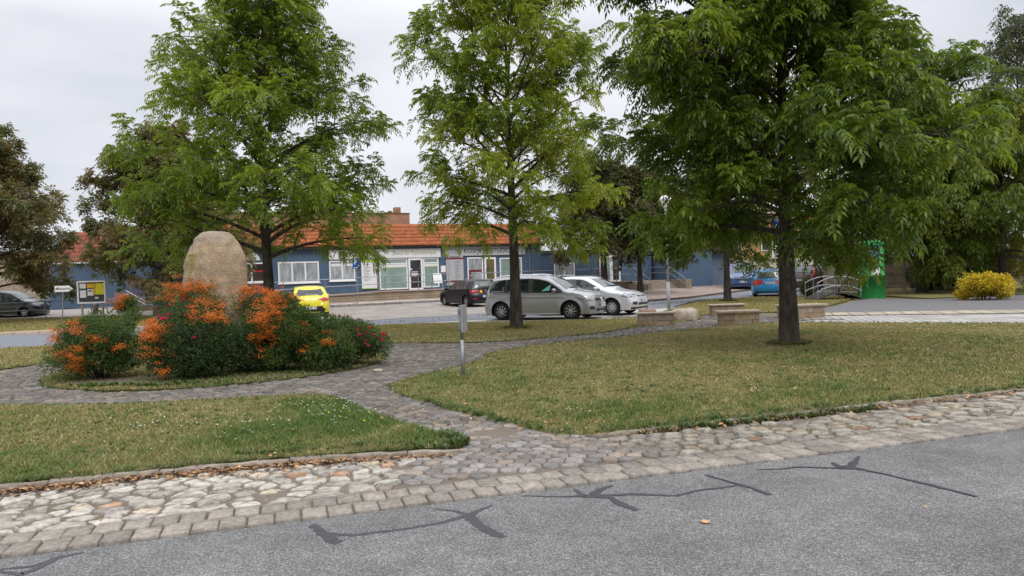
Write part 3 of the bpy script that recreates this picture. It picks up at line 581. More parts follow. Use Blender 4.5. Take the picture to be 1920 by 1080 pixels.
# ------------------------------------------------------------------ trees and shrubs
def unit(v): return v/(np.linalg.norm(v, axis=-1, keepdims=True)+1e-9)
def compound(P, D, L, nl, lw, ll, droop, col_):
    """pinnate leaves: P,D (n,3), L (n) -> leaflets as folded quads"""
    n = len(P); up = np.array([0, 0, 1.]); S = unit(np.cross(D, up)+1e-4); Vs = []; Fs = []; Cs = []; k = 0
    us = [1.0]; sd = [0]
    m = (nl-1)//2
    for i in range(m): u = .25+.68*i/max(1, m-1) if m > 1 else .5; us += [u, u]; sd += [1, -1]
    N = unit(np.cross(S, D))
    for u, s_ in zip(us, sd):
        b = P+D*(L*u)[:, None]-up*(droop*L*u*u)[:, None]
        tan = unit(D-up*(2*droop*u)); d = unit(tan*(.55 if s_ else 1)+S*s_*(.85+.3*RNG.random((n, 1)))-up*(.25+.35*RNG.random((n, 1))))
        l = ll*L*(.8+.4*RNG.random(n))*(1.0 if s_ else 1.15); sw = unit(np.cross(d, N)+1e-4*up)*(l*lw)[:, None]
        mid = b+d*(l*.45)[:, None]; tip = b+d*l[:, None]-up*(l*.12)[:, None]
        fold = N*(l*.07)[:, None]
        Vs.append(np.stack([b, mid+sw+fold, tip, mid-sw+fold], 1)); Cs.append(col_*(.82+.36*RNG.random((n, 1))))
    V = np.stack(Vs, 1).reshape(-1, 3); C = np.repeat(np.stack(Cs, 1).reshape(-1, 3), 4, 0)
    i = 4*np.arange(n*len(us)); F = np.column_stack([i, i+1, i+2, i+3]); return V, F, C
bark = mat('bark', (.026, .021, .017), (.10, .082, .065), 11, .95, .05, 26, aniso=(1, 1, .22), detail=8)
leafm = mat('leaf', (1, 1, 1), None, attr=True, rough=.42, spec=.35, transl=.45)
def bez(a, b, c, n=8):
    t = np.linspace(0, 1, n)[:, None]; return a*(1-t)**2+b*2*t*(1-t)+c*t*t
def make_tree(name, base, H, prof, h0, tr, nprim, label, cat='tree', seed=1, pal=((.06, .13, .022), (.11, .18, .03)), group=None, leafL=.26, nl=9, per=6, twigs=5, droop=.5, elev=(5, 60),
              trunk_top=.93, lw=.17, ll=.42, asym=0, keys=0, lean=(0, 0), bend=.05, berry=None, dens=1.0, sag=0., stems=1, sec=7, noise_amp=.45, rootflare=1.35):
    global RNG
    old = RNG; RNG = np.random.default_rng(seed)
    z_k = [p[0] for p in prof]; Rl = [p[1] for p in prof]; Rr = [p[2] for p in prof]
    def env(z, az):
        c = (1+math.cos(az))/2; r = np.interp(z, z_k, Rr)*c+np.interp(z, z_k, Rl)*(1-c)
        return float(r*(1-noise_amp/2+noise_amp*vn(math.cos(az)*2.2, math.sin(az)*2.2, z*.9+seed, .9)))
    b0 = np.array([0., 0, 0]); root = empty(name, (base[0], base[1], tz(*base[:2])+(base[2] if len(base) > 2 and base[2] < 1 else 0)), 0, label, cat, group)
    tb = MB(); top = H*trunk_top; nT = 14; TP = []
    for i in range(nT):
        u = i/(nT-1); TP.append(b0+np.array([lean[0]*u+bend*math.sin(u*5+seed)*u, lean[1]*u+bend*math.cos(u*4+seed)*u, -.1+u*(top+.1)]))
    TP = np.array(TP); TR = [tr*(rootflare if i == 0 else 1.08 if i == 1 else 1)*(1-.93*(i/(nT-1))**.8*1.0) for i in range(nT)]
    TP = np.insert(TP, 1, [TP[0]*.9+TP[1]*.1+np.array([0, 0, .12])], 0); TR = [TR[0]]+[tr*1.06]+TR[1:]
    tb.tube(TP, TR, 12, c=(1, 1, 1)); hz = TP[:, 2]
    tp = lambda z: np.array([np.interp(z, hz, TP[:, j]) for j in range(3)]); trd = lambda z: float(np.interp(z, hz, TR))
    tips = []; tdir = []; thue = []
    for i in range(nprim):
        u = (i+.5)/nprim; zs = h0+(top*.97-h0)*u**.95; az = i*2.39996+RNG.random()*.5; el = R_(elev[0]+(elev[1]-elev[0])*u**.8+RNG.normal()*6)
        r = env(zs, az)*.75; ze = zs+r*math.tan(el)
        for _ in range(3): r = env(min(ze, H*.995), az)*(.78+.24*RNG.random()); ze = min(zs+r*math.tan(el), H*(.99))
        a = tp(zs); e = np.array([a[0]*.5+math.cos(az)*r, a[1]*.5+math.sin(az)*r, ze-sag*r*(1-u)])
        m = (a+e)/2+np.array([0, 0, 1])*(.12+.12*(1-u))*r*(.6+sag)+RNG.normal(size=3)*.06*r
        pts = bez(a, m, e, 9); pr = min(trd(zs)*.55, .018+.011*r*1.6); rad = np.linspace(pr, .006, 9)
        tb.tube(pts, list(rad), 6, False); hue = RNG.random(); ln = max(r, .6)
        ns = max(3, int(sec*(.5+.5*ln/3)))
        subs = [(pts[-1], unit(pts[-1]-pts[-2]), .35)]
        for j in range(ns):
            v = .22+.76*(j+RNG.random()*.6)/ns; k = min(7, int(v*8)); q = pts[k]+(pts[k+1]-pts[k])*(v*8-k); tg = unit(pts[k+1]-pts[k])
            side = unit(np.cross(tg, [0, 0, 1.])); sg = 1 if j % 2 else -1
            d = unit(tg*.65+side*sg*(.5+.5*RNG.random())+np.array([0, 0, 1])*(RNG.normal()*.45+.12)+RNG.normal(size=3)*.12); l = ln*(.42-.22*v)*(.7+.6*RNG.random())+.22
            subs.append((q, d, l))
        for q, d, l in subs:
            e2 = q+d*l+np.array([0, 0, .06*l-sag*.25*l]); rr = math.hypot(e2[0]-a[0]*.5, e2[1]-a[1]*.5); lim = env(min(max(e2[2], z_k[0]), H), math.atan2(e2[1], e2[0]))*1.12+.15
            if rr > lim: e2[:2] *= lim/rr
            if e2[2] > H*1.02: e2[2] = H*1.02
            p2 = bez(q, (q+e2)/2+np.array([0, 0, .08*l]), e2, 5); tb.tube(p2, list(np.linspace(.012+.004*l, .004, 5)), 4, False)
            nt_ = max(2, int(twigs*(.6+.5*l)))
            for t_ in range(nt_):
                v = .25+.75*(t_+.6)/nt_; k = min(3, int(v*4)); qq = p2[k]+(p2[k+1]-p2[k])*(v*4-k)
                dd = unit(d*.7+RNG.normal(size=3)*.55+np.array([0, 0, .15])); tl = .22+.3*RNG.random()
                tips.append((qq, dd, tl)); thue.append(hue)
                tb.tube([qq, qq+dd*tl*.55, qq+dd*tl+np.array([0, 0, -.05*tl])], [.005, .004, .002], 3, False)
    Q = np.array([t[0] for t in tips]); D = np.array([t[1] for t in tips]); Lt = np.array([t[2] for t in tips]); hu = np.array(thue); n = len(Q)
    P = []; DD = []; HU = []
    for k in range(per):
        u = .25+.75*(k+RNG.random(n)*.5)/per; sidev = unit(np.cross(D, RNG.normal(size=(n, 3)))); P.append(Q+D*(Lt*u)[:, None])
        DD.append(unit(D*(.35+.5*u[:, None])+sidev*.8+np.array([0, 0, .22]))); HU.append(hu)
    P = np.concatenate(P); DD = np.concatenate(DD); HU = np.concatenate(HU)
    cl = vn(P[:, 0]+seed, P[:, 1], P[:, 2], .8)                      # whole sprays drop out: gaps between clumps
    keep = RNG.random(len(P)) < dens*np.clip(.5+cl*1.15, 0, 1); P, DD, HU = P[keep], DD[keep], HU[keep]
    pa = np.array(pal); t = np.clip(.6*HU+.55*vn(P[:, 0], P[:, 1]+seed, P[:, 2], 1.6)+(RNG.random(len(P))-.5)*.35-.1, 0, 1)[:, None]*(len(pa)-1)
    i0 = np.clip(t.astype(int), 0, len(pa)-2)[:, 0]; c = pa[i0]*(1-(t-i0[:, None]))+pa[i0+1]*(t-i0[:, None])
    V, F, C = compound(P, DD, leafL*(.75+.5*RNG.random(len(P))), nl, lw, ll, droop, c)
    npmesh('crown', V, F, leafm, root, C)
    me = tb.build('trunk', bark, root, True)
    if keys:
        ii = RNG.integers(0, len(P), keys); ii = ii[P[ii, 2] < H*.8]; nb = 26; a = np.repeat(P[ii], nb, 0); m_ = len(a); o_ = a+RNG.normal(size=(m_, 3))*[.05, .05, .09]-[0, 0, .12]; s = RNG.normal(size=(m_, 3))*[1, 1, .15]; s = unit(s)*.008
        dn = np.array([0, 0, -1])*(.035+.02*RNG.random((m_, 1)))+RNG.normal(size=(m_, 3))*.006
        V = np.stack([o_-s, o_+s, o_+dn+s*.7, o_+dn-s*.7], 1).reshape(-1, 3); i = 4*np.arange(m_)
        q = npmesh('seed_clusters', V, np.column_stack([i, i+1, i+2, i+3]), mat('ash_keys', (1, 1, 1), None, attr=True, rough=.8), root, np.repeat(np.array([.21, .14, .09])*(.5+.9*RNG.random((m_, 1))), 4, 0)); q['kind'] = 'stuff'
    if berry:
        nb, c_ = berry; ii = RNG.integers(0, len(P), nb); k = 12; a = np.repeat(P[ii], k, 0)+RNG.normal(size=(nb*k, 3))*.06; n = len(a)
        V = (a[:, None]+oct_[None]*.018).reshape(-1, 3); F = (of[None]+6*np.arange(n)[:, None, None]).reshape(-1, 3)
        q = npmesh('berries', V, F, MATS['petals'], root, np.repeat(np.array(c_)*(.7+.5*RNG.random((n, 1))), 6, 0)); q['kind'] = 'stuff'
    RNG = old; return root, len(P)
ASH = ((.06, .098, .017), (.105, .16, .022), (.16, .225, .029), (.22, .27, .04))
ASHY = ((.12, .17, .025), (.175, .24, .032), (.25, .32, .042), (.34, .36, .06))
BRN = ((.10, .12, .035), (.16, .115, .05), (.10, .14, .038), (.19, .135, .06), (.13, .17, .045))
OLV = ((.06, .08, .028), (.085, .11, .032), (.11, .09, .042), (.075, .11, .032))
YEL = ((.08, .125, .02), (.13, .18, .028), (.24, .25, .04), (.15, .19, .03))
trees = [
 make_tree('ash_tree', (PX(1476, 14.9), 14.9, .02), 9.4, [(1.75, 1.7, 1.2), (2.2, 2.4, 2.2), (2.9, 2.6, 3.5), (3.7, 3.0, 3.9), (4.7, 3.8, 3.0), (5.7, 3.7, 1.8), (7.2, 3.2, 1.8), (9.4, 1.2, .8)], 2.05, .2, 62,
   'large dark green ash tree with brown hanging seed bunches, nearest tree on the right lawn', seed=3, pal=((.052, .088, .016), ASH[0], ASH[1], ASH[2], ASH[3]), leafL=.27, per=8, twigs=7, droop=.5, lw=.18, elev=(8, 55), sag=.16, noise_amp=.6, keys=100, sec=8, group='ash trees on the green'),
 make_tree('ash_tree', (PX(965, 22.1), 22.1, .05), 11.3, [(1.9, 1.8, 2.0), (2.7, 2.1, 2.4), (3.5, 2.1, 2.5), (4.4, 2.8, 2.6), (5, 2.7, 2.6), (6.7, 2.75, 2.5), (8.25, 2.7, 2.5), (9.8, 2.4, 2.2), (11.3, 1.7, 1.5)], 2.5, .19, 56,
   'airy light green ash tree in the middle, trunk in front of the silver car', seed=8, pal=ASHY, leafL=.255, per=8, twigs=6, droop=.5, lw=.19, elev=(12, 66), sag=.12, dens=.97, group='ash trees on the green'),
 make_tree('ash_tree', (PX(505, 20.5), 20.5, .05), 9.75, [(1.9, 2.2, 1.6), (2.6, 3.3, 2.8), (3.55, 3.6, 3.7), (5.0, 3.4, 3.2), (6.5, 3.0, 2.9), (8, 2.8, 2.1), (8.7, 1.7, 1.7), (9.9, .9, 1.3)], 2.2, .19, 56,
   'tall green ash tree behind the boulder and flowering shrubs', seed=21, pal=(ASH[1], (.13, .19, .025), (.17, .235, .03), ASHY[2]), leafL=.26, per=8, twigs=6, lw=.18, noise_amp=.65, dens=.86, droop=.45, elev=(8, 60), sag=.15, lean=(-.1, 0), group='ash trees on the green'),
 make_tree('ash_tree', (10.3, 35.4, .05), 8.3, [(1.7, 2.2, 2.2), (3.0, 3.6, 3.4), (5.0, 3.3, 3.3), (7, 2.2, 2.2), (8.3, .8, .8)], 2.2, .19, 30,
   'smaller ash tree on the far grass behind the stone benches', seed=5, pal=ASH, leafL=.36, nl=7, per=8, twigs=6, droop=.6, sag=.3, group='ash trees on the green'),
 make_tree('rowan_tree', (PX(-25, 39.5), 39.5), 10.2, [(.9, 3.5, 3.3), (2.5, 5, 4.5), (5, 5, 4.4), (7.5, 4, 3.2), (9.3, 2, 1.8), (10.2, .8, .8)], 1.7, .24, 44,
   'brownish rowan tree at the left edge above the parked dark car', seed=31, pal=BRN, leafL=.38, nl=7, per=8, twigs=7, droop=.3, lw=.24, ll=.4, elev=(0, 62), berry=(60, (.35, .05, .02)), group='brownish rowan trees'),
 make_tree('rowan_tree', (PX(318, 38), 38), 9.6, [(1.3, 3.2, 2.7), (2.5, 4.4, 3.6), (5, 4.2, 3.8), (7.3, 3.0, 3.0), (9, 1.5, 1.6), (9.6, .6, .6)], 1.9, .24, 44,
   'brownish rowan tree behind the notice board, left of the boulder', seed=33, pal=BRN, leafL=.38, nl=7, per=8, twigs=7, droop=.3, lw=.24, ll=.4, elev=(0, 60), berry=(60, (.35, .05, .02)), group='brownish rowan trees'),
 make_tree('rowan_tree', FB(20.6, 5.6)[:2], 8.6, [(1.9, 2.0, 2.0), (3.0, 3.2, 3.0), (5, 3.2, 3.0), (7, 2.2, 2.2), (8.6, .8, .8)], 2.4, .3, 36,
   'dark olive rowan tree, left one of the pair between silver cars and blue shops', seed=35, pal=OLV, leafL=.38, nl=7, per=8, twigs=7, droop=.3, lw=.24, ll=.4, elev=(0, 60), berry=(40, (.3, .05, .02)), group='dark rowan pair by the shops'),
 make_tree('rowan_tree', FB(22.7, 6.6)[:2], 7.9, [(1.7, 2.0, 2.4), (3.0, 2.8, 3.2), (5, 2.6, 3.0), (6.6, 1.8, 2.0), (7.9, .8, .8)], 2.3, .22, 34,
   'dark olive rowan tree right of its twin, beside the stone steps', seed=36, pal=OLV, leafL=.38, nl=7, per=8, twigs=7, droop=.3, lw=.24, ll=.4, elev=(0, 60), berry=(60, (.3, .05, .02)), group='dark rowan pair by the shops'),
 make_tree('plum_tree', (14.3, 60), 6.2, [(2, 3, 3), (3.5, 4.6, 4.6), (5.2, 3.6, 3.6), (6.2, 1.5, 1.5)], 1.7, .2, 26,
   'dark purple leaved tree in front of the distant orange house', seed=38, pal=((.04, .014, .014), (.07, .025, .022)), leafL=.5, nl=5, per=8, twigs=6, droop=.3, lw=.3),
 make_tree('rowan_tree', (PX(1570, 38), 38), 4.6, [(1.8, .9, .9), (2.6, 1.6, 1.5), (3.7, 1.3, 1.2), (4.6, .4, .4)], 1.8, .09, 18,
   'slim young rowan tree with red berries beside the arched bridge railing', seed=41, pal=OLV, leafL=.3, nl=7, per=5, twigs=4, droop=.3, lw=.24, berry=(14, (.4, .04, .02))),
 make_tree('locust_tree', (PX(1729, 37), 37), 9.8, [(1.6, 3.0, 3.0), (3, 4.2, 3.6), (6, 4.4, 3.8), (8.2, 3, 2.6), (9.8, 1, 1)], 2.2, .3, 40,
   'yellowish green broad tree with a thick dark trunk beyond the green column', seed=44, pal=(ASH[1], YEL[0], YEL[1], YEL[2]), leafL=.4, nl=7, per=8, twigs=6, droop=.6, sag=.3),
 make_tree('locust_tree', (PX(1748, 41), 41), 8.6, [(1.6, 2.5, 3.0), (3, 3.4, 3.6), (6, 3.2, 3.2), (8.6, 1, 1)], 2.0, .28, 30,
   'green tree whose trunk stands just right behind the thick dark trunk', seed=45, pal=ASH, leafL=.4, nl=7, per=7, twigs=6, droop=.6, sag=.3),
 make_tree('locust_tree', (PX(1880, 35), 35), 9.2, [(.9, 2.9, 3.4), (3, 4.0, 4.0), (5, 3.9, 3.9), (7.4, 2.9, 2.6), (9.2, 1, 1)], 1.5, .22, 40,
   'yellow and olive leaved tree at the right edge behind the yellow bush', seed=47, pal=YEL, leafL=.38, nl=7, per=8, twigs=6, droop=.7, sag=.35),
 make_tree('birch_tree', (PX(1915, 46), 46), 17, [(6, 2.4, 2.6), (9, 3.6, 3), (12, 3.4, 3), (14.5, 2.4, 2), (17, .7, .7)], 4, .2, 46,
   'thin leaved birch tree standing tall at the far right edge', seed=49, pal=((.07, .09, .04), (.12, .13, .06)), leafL=.32, nl=7, per=6, twigs=7, droop=.9, sag=.2, dens=.8, lw=.3, ll=.35, elev=(20, 65)),
]
print('leaves', [t[1] for t in trees])
# ---- shrubs
def shrub(name, base, rx, ry, H, label, seed, pal, leaf=.03, n=9000, berries=(), flowers_=(), cat='shrub', group=None, lumps=20, lw=.30, bare=.02, z0=.05, bsize=.0095, bn=20, shape=.55):
    global RNG
    old = RNG; RNG = np.random.default_rng(seed)
    root = empty(name, (base[0], base[1], z0+tz(*base[:2])), 0, label, cat, group)
    # lumpy volume: blobs around the main body, stems reaching every blob
    bl = []
    for i in range(lumps):
        a = i*2.4+RNG.random(); u = math.sqrt((i+.5)/lumps)*.8; z = H*(bare+.08+(.86-bare)*(1-.5*u*u)*(.12+.88*RNG.random())); bl.append((np.array([math.cos(a)*rx*u, math.sin(a)*ry*u, min(z, H*.85)]), .2+.16*RNG.random()))
    B = np.array([b[0] for b in bl]); r = np.array([b[1] for b in bl])*min(rx*2.1, H*1.15)/1.1
    k = RNG.integers(0, lumps, n*2); d = unit(RNG.normal(size=(n*2, 3))); rad = (.45+.6*RNG.random(n*2)**.6)*r[k]; P = B[k]+d*rad[:, None]*[1.15, 1.15, .95]
    q = (np.abs(P[:, 0])/(rx*1.05))**2.2+(np.abs(P[:, 1])/(ry*1.05))**2.2+(np.abs(P[:, 2]-H*.5)/(H*.54))**2.6
    P = P[(q < .75+1.1*vn(P[:, 0]+seed, P[:, 1], P[:, 2], .22)) & (P[:, 2] > .03)][:n]; m = len(P)
    N = unit(P-np.array([0, 0, H*.4])); D = unit(N*.6+RNG.normal(size=(m, 3))*.6+[0, 0, .2])
    S = unit(np.cross(D, RNG.normal(size=(m, 3)))); L = leaf*(.6+.8*RNG.random(m))
    V = []; C = []
    pa = np.array(pal); t = np.clip(vn(P[:, 0]*1.0+seed, P[:, 1], P[:, 2], .3)*.9+(RNG.random(m)-.5)*.8, 0, 1)[:, None]; c = pa[0]*(1-t)+pa[-1]*t
    for s in range(3):                                   # little whorls
        Dk = unit(D+RNG.normal(size=(m, 3))*.55); Sk = unit(np.cross(Dk, RNG.normal(size=(m, 3))))*(L*lw)[:, None]; b = P+RNG.normal(size=(m, 3))*leaf*.5
        V.append(np.stack([b, b+Dk*(L*.5)[:, None]+Sk, b+Dk*L[:, None], b+Dk*(L*.5)[:, None]-Sk], 1)); C.append(c*(.75+.5*RNG.random((m, 1))))
    V = np.concatenate(V).reshape(-1, 3); C = np.repeat(np.concatenate(C), 4, 0); i = 4*np.arange(len(V)//4)
    npmesh('foliage', V, np.column_stack([i, i+1, i+2, i+3]), leafm, root, C)
    tb = MB()
    for b_, r_ in bl:
        s0 = np.array([b_[0]*.15, b_[1]*.15, -.08]); pts = bez(s0, np.array([b_[0]*.35, b_[1]*.35, b_[2]*.6]), b_, 6); tb.tube(pts, list(np.linspace(.014, .005, 6)), 5, False)
        for _ in range(7):
            e = b_+unit(RNG.normal(size=3))*r_*1.0; tb.tube([b_, (b_+e)/2+RNG.normal(size=3)*.03, e], [.005, .004, .002], 3, False)
    tb.build('stem', bark, root, True)
    if len(berries):
        ctr = []
        for (bx, bz, sx_, sz_, cnt, *sy) in berries:             # patches seen towards the viewer side and all round the top
            yy = sy[0] if sy else -.6
            a = np.column_stack([bx*rx+RNG.normal(size=cnt)*sx_, yy*ry+RNG.normal(size=cnt)*ry*.3, bz*H+RNG.normal(size=cnt)*sz_]); ctr.append(a)
        a = np.concatenate(ctr); dist = np.linalg.norm(P[None]-a[:, None], axis=2) if len(a)*m < 4e7 else None
        if dist is not None: near = dist.argmin(1); a = P[near]*.8+a*.2+[0, -.02, .01]
        a = np.concatenate([a, a+RNG.normal(size=a.shape)*[.08, .05, .06]]); A = np.repeat(a, bn, 0); A = A+RNG.normal(size=A.shape)*[.042, .035, .022]; nB = len(A)
        V = (A[:, None]+oct_[None]*[1, 1, 1]*bsize*(.8+.4*RNG.random((nB, 1, 1)))).reshape(-1, 3); F = (of[None]+6*np.arange(nB)[:, None, None]).reshape(-1, 3)
        cc = np.array([.74, .17, .012])*(.6+.5*RNG.random((nB, 1)))*np.where(RNG.random((nB, 1)) < .4, [[1, 1.3, 1]], [[1, .9, 1]])
        q = npmesh('berries', V, F, mat('berry', (1, 1, 1), None, attr=True, rough=.45), root, np.repeat(cc, 6, 0)); q['kind'] = 'stuff'
    if len(flowers_):
        V = []; F = []; C = []; n0 = 0
        for (fx, fz, sc_, cnt, *sy) in flowers_:
            for _ in range(cnt):
                p = np.array([fx*rx+RNG.normal()*sc_, (sy[0] if sy else -.6)*ry+RNG.normal()*ry*.35, fz*H+RNG.normal()*sc_*.8]); p = p*.3+P[np.argmin(np.linalg.norm(P-p, axis=1))]*.7+np.array([0, -.03, .03])
                ccc = np.array([.78, .05, .18]) if RNG.random() < .75 else np.array([.7, .06, .05]); ccc = ccc*(.75+.4*RNG.random()); R0 = .042*(.7+.6*RNG.random())
                for ring_ in range(3):
                    for k in range(5):
                        a = k*1.2566+ring_*.6; tl = .35+.45*ring_; dv = unit(np.array([math.cos(a)*math.cos(tl), -.5+math.sin(a)*math.cos(tl)*.6, math.sin(tl)])); sv = unit(np.cross(dv, [0, 0, 1.]))*R0*.5
                        V += [p, p+dv*R0*.7+sv, p+dv*R0*1.1, p+dv*R0*.7-sv]; C += [ccc*(.9+.2*RNG.random())]*4; F.append((n0, n0+1, n0+2, n0+3)); n0 += 4
        q = npmesh('blossoms', np.array(V), np.array(F), MATS['petals'], root, np.array(C)); q['kind'] = 'stuff'
    RNG = old; return root
FT = ((.04, .075, .02), (.115, .175, .045), (.13, .19, .05)); DK = ((.032, .07, .042), (.08, .135, .07)); RS = ((.05, .09, .028), (.13, .18, .055))
fg = 'firethorn and rose shrubs around the boulder'
shrub('firethorn', (PX(182, 13.1), 13.1), .82, .75, 1.12, 'firethorn shrub with orange berries at the far left of the bed, standing apart', 51, FT[:2], .034, 15000,
      [(-.25, .42, .10, .05, 24), (.05, .36, .09, .05, 16), (.35, .62, .05, .05, 10), (.1, .55, .05, .06, 8), (-.8, .82, .05, .04, 7), (-.3, .93, .06, .04, 7), (-.15, .14, .05, .03, 5), (.75, .5, .04, .03, 4), (.1, .72, .12, .06, 6)], group=fg)
shrub('firethorn', (PX(352, 12.35), 12.55), .82, .62, 1.34, 'firethorn shrub thick with orange berries and a few pink roses, directly left before the boulder', 52, (FT[0], (.07, .105, .035)), .034, 16000,
      [(-.62, .62, .09, .12, 38), (-.8, .72, .05, .06, 12), (-.45, .38, .06, .05, 8), (-.3, .2, .06, .05, 8), (.55, .78, .12, .03, 16), (.25, .80, .08, .04, 8), (.1, .95, .2, .03, 12, .3)],
      [(-.1, .9, .12, 7), (-.35, .82, .07, 5), (.35, .62, .12, 3)], group=fg)
shrub('firethorn', (PX(345, 14.3), 14.5), .62, .45, 1.66, 'firethorn with a solid cap of orange berries, touching the left foot of the boulder', 53, FT[:2], .034, 9000,
      [(0, .93, .22, .05, 52, -.2), (.1, .8, .25, .06, 26), (-.4, .84, .12, .06, 14)], [(.1, .8, .15, 5)], group=fg)
shrub('juniper', (PX(452, 13.1), 13.3), .72, .55, 1.02, 'dark bluish green shrub without berries in front of the boulder foot', 54, DK, .026, 15000, [(.2, .35, .05, .03, 2), (-.3, .93, .2, .03, 6)], group=fg, bare=.04)
shrub('firethorn', (PX(588, 12.9), 13.2), .56, .5, .93, 'lower sparse firethorn between the tall orange crested one and the rose bush', 63, FT[:2], .034, 9000, [(-.2, .85, .15, .05, 7), (.3, .6, .15, .08, 8), (-.4, .4, .1, .06, 5)], group=fg)
shrub('firethorn', (PX(516, 12.95), 13.1), .54, .6, 1.38, 'tall firethorn shrub with an orange berry crest right of the boulder', 55, FT[:2], .034, 19000,
      [(-.1, .93, .16, .05, 34, -.2), (-.25, .72, .06, .14, 26), (.05, .8, .16, .07, 22), (-.2, .48, .09, .04, 12), (-.5, .42, .06, .04, 6), (-.35, .25, .06, .04, 4), (.5, .5, .15, .06, 6), (.0, .6, .2, .08, 10)], group=fg)
shrub('firethorn', (PX(490, 14.6), 14.8), .5, .45, 1.68, 'firethorn shrub with orange berries behind, against the right foot of the boulder', 56, FT[:2], .034, 9000,
      [(-.4, .88, .16, .05, 18, -.4), (.3, .9, .2, .05, 26, -.2), (-.6, .78, .06, .05, 8)], group=fg)
shrub('rose_bush', (PX(645, 13.6), 13.8), .68, .55, .82, 'low rose bush with small pink flowers at the right end of the bed', 57, RS, .032, 12000, [(-.4, .7, .15, .06, 4)],
      [(.9, .55, .08, 7), (.55, .78, .12, 7), (.1, .95, .2, 9, 0), (-.3, .75, .2, 7), (.3, .5, .25, 4), (.75, .35, .1, 2)], group=fg, bare=.15)
shrub('firethorn', (PX(228, 15.2), 15.3), .28, .25, 1.55, 'narrow firethorn with an orange tip rising behind the left shrub', 58, (FT[1], (.09, .14, .04)), .034, 2600, [(-.2, .9, .07, .07, 14), (-.3, .72, .05, .03, 4)], group=fg, lumps=6)
shrub('forsythia_bush', (PX(1845, 29.2), 29.2), 1.1, .8, .98, 'bright yellow leaved bush on the old asphalt at the right', 59, ((.38, .31, .04), (.54, .45, .05)), .085, 3600, lw=.33, z0=.0, lumps=16)
shrub('dog_rose_shrub', (PX(1512, 37), 37), .35, .35, 1.0, 'small sparse green shrub in front of the dark red car', 60, OLV[:2], .07, 900, z0=.04)
shrub('yew_shrub', (PX(1770, 40), 40), 2.3, 1.5, 1.7, 'dark evergreen shrub under the trees by the stone wall', 61, ((.012, .022, .012), (.025, .04, .018)), .09, 5000, z0=.02)
shrub('hedge_shrub', (PX(1880, 43.5), 43.5), 3, 1.3, 2.2, 'dusky brown green shrub at the right end of the stone wall', 62, ((.05, .055, .025), (.10, .08, .04)), .1, 6000, z0=.02)

# ------------------------------------------------------------------ buildings
BLUE = mat('blue_render', (.068, .112, .175), (.082, .13, .2), 1.5, .9, .002, 60)
WHITE = mat('white_paint', (.8, .8, .8), rough=.45); SIGN = mat('sign_white', (.72, .72, .73), rough=.5); GREYSIGN = mat('sign_grey', (.42, .42, .44), rough=.55)
DARK = mat('dark', (.02, .02, .022), rough=.6); BLK = mat('lettering_black', (.03, .03, .035), rough=.6); GRN = mat('lettering_green', (.30, .38, .13), rough=.6); LIME = mat('lime', (.32, .55, .03), rough=.5)
WINE = mat('wine_red', (.16, .015, .02), rough=.6); METAL = mat('galvanised', (.22, .23, .245), (.32, .33, .345), 6, .5, metal=.6); REDM = mat('red_metal', (.28, .015, .035), rough=.5)
FROST = mat('frosted_glass', (.17, .25, .225), (.26, .36, .33), .9, .12, spec=.7); GLASSD = mat('dark_glass', (.012, .014, .016), (.03, .034, .038), 1.2, .06, spec=.8)
CURT = mat('curtained_glass', (.20, .22, .235), (.42, .45, .46), 5, .15, spec=.6, aniso=(1, 1, .3)); REDIN = mat('dim_red_interior', (.05, .02, .018), (.02, .018, .018), 1.5, .1, spec=.7)
SAND = block_mat('sandstone_blocks', (.36, .28, .19), (.27, .215, .155), (.15, .125, .10), .45, .14, (PI/2, 0, 0), .012, .5, 1, .006)
SANDF = block_mat('sandstone_facade', (.36, .28, .19), (.27, .215, .155), (.15, .125, .10), .45, .14, (PI/2, 0, -FY), .012, .5, 1, .006)
BRICK = block_mat('brick_wall', (.42, .19, .10), (.32, .14, .08), (.34, .27, .2), .25, .08, (PI/2, 0, -FY), .01)
# Mapping rotations for vertical faces are applied in world space: x along the wall, z up
def wallmap(m, yaw):
    t = m.node_tree; mm = [n for n in t.nodes if n.type == 'MAPPING'][0]; g = [n for n in t.nodes if n.type == 'NEW_GEOMETRY'][0]
    sp = nd(t, 'ShaderNodeSeparateXYZ'); cb = nd(t, 'ShaderNodeCombineXYZ'); vr = nd(t, 'ShaderNodeVectorRotate', rotation_type='Z_AXIS'); vr.inputs['Angle'].default_value = -yaw
    t.links.new(g.outputs['Position'], vr.inputs[0]); t.links.new(vr.outputs[0], sp.inputs[0]); t.links.new(sp.outputs[0], cb.inputs[0]); t.links.new(sp.outputs[2], cb.inputs[1]); t.links.new(sp.outputs[1], cb.inputs[2])
    t.links.new(cb.outputs[0], mm.inputs[0]); mm.inputs['Rotation'].default_value = (0, 0, 0)
wallmap(SAND, 0); wallmap(SANDF, FY); wallmap(BRICK, FY)
loc = lambda s, t, z: (s, -t, z)
bld = empty('shop_building', (FA[0], FA[1], 0), FY, 'long low blue shop building with orange tiled roof edge and white signboards', 'building')
def bb(name, m, boxes, parent=bld, bevel=0):
    q = MB()
    for b in boxes: q.box(*b[:2], *b[4:6], *b[2:4], M=loc)
    return q.build(name, m, parent, bevel=bevel)
# boxes are (s0, s1, z0, z1, t0, t1)
bb('wall', BLUE, [(-6, 18.9, .05, 3.66, -8, 0)])
bb('wall', BLUE, [(18.9, 28.4, .05, 3.1, -8, -.02)])
bb('flat_roof', mat('roof_felt', (.08, .08, .085), rough=.9), [(18.9, 28.6, 3.1, 3.3, -8, .1), (-6, 18.9, 3.66, 3.75, -8, -.2)])
bb('fascia', DARK, [(-6.2, 19.05, 3.66, 3.80, -.2, .34)])
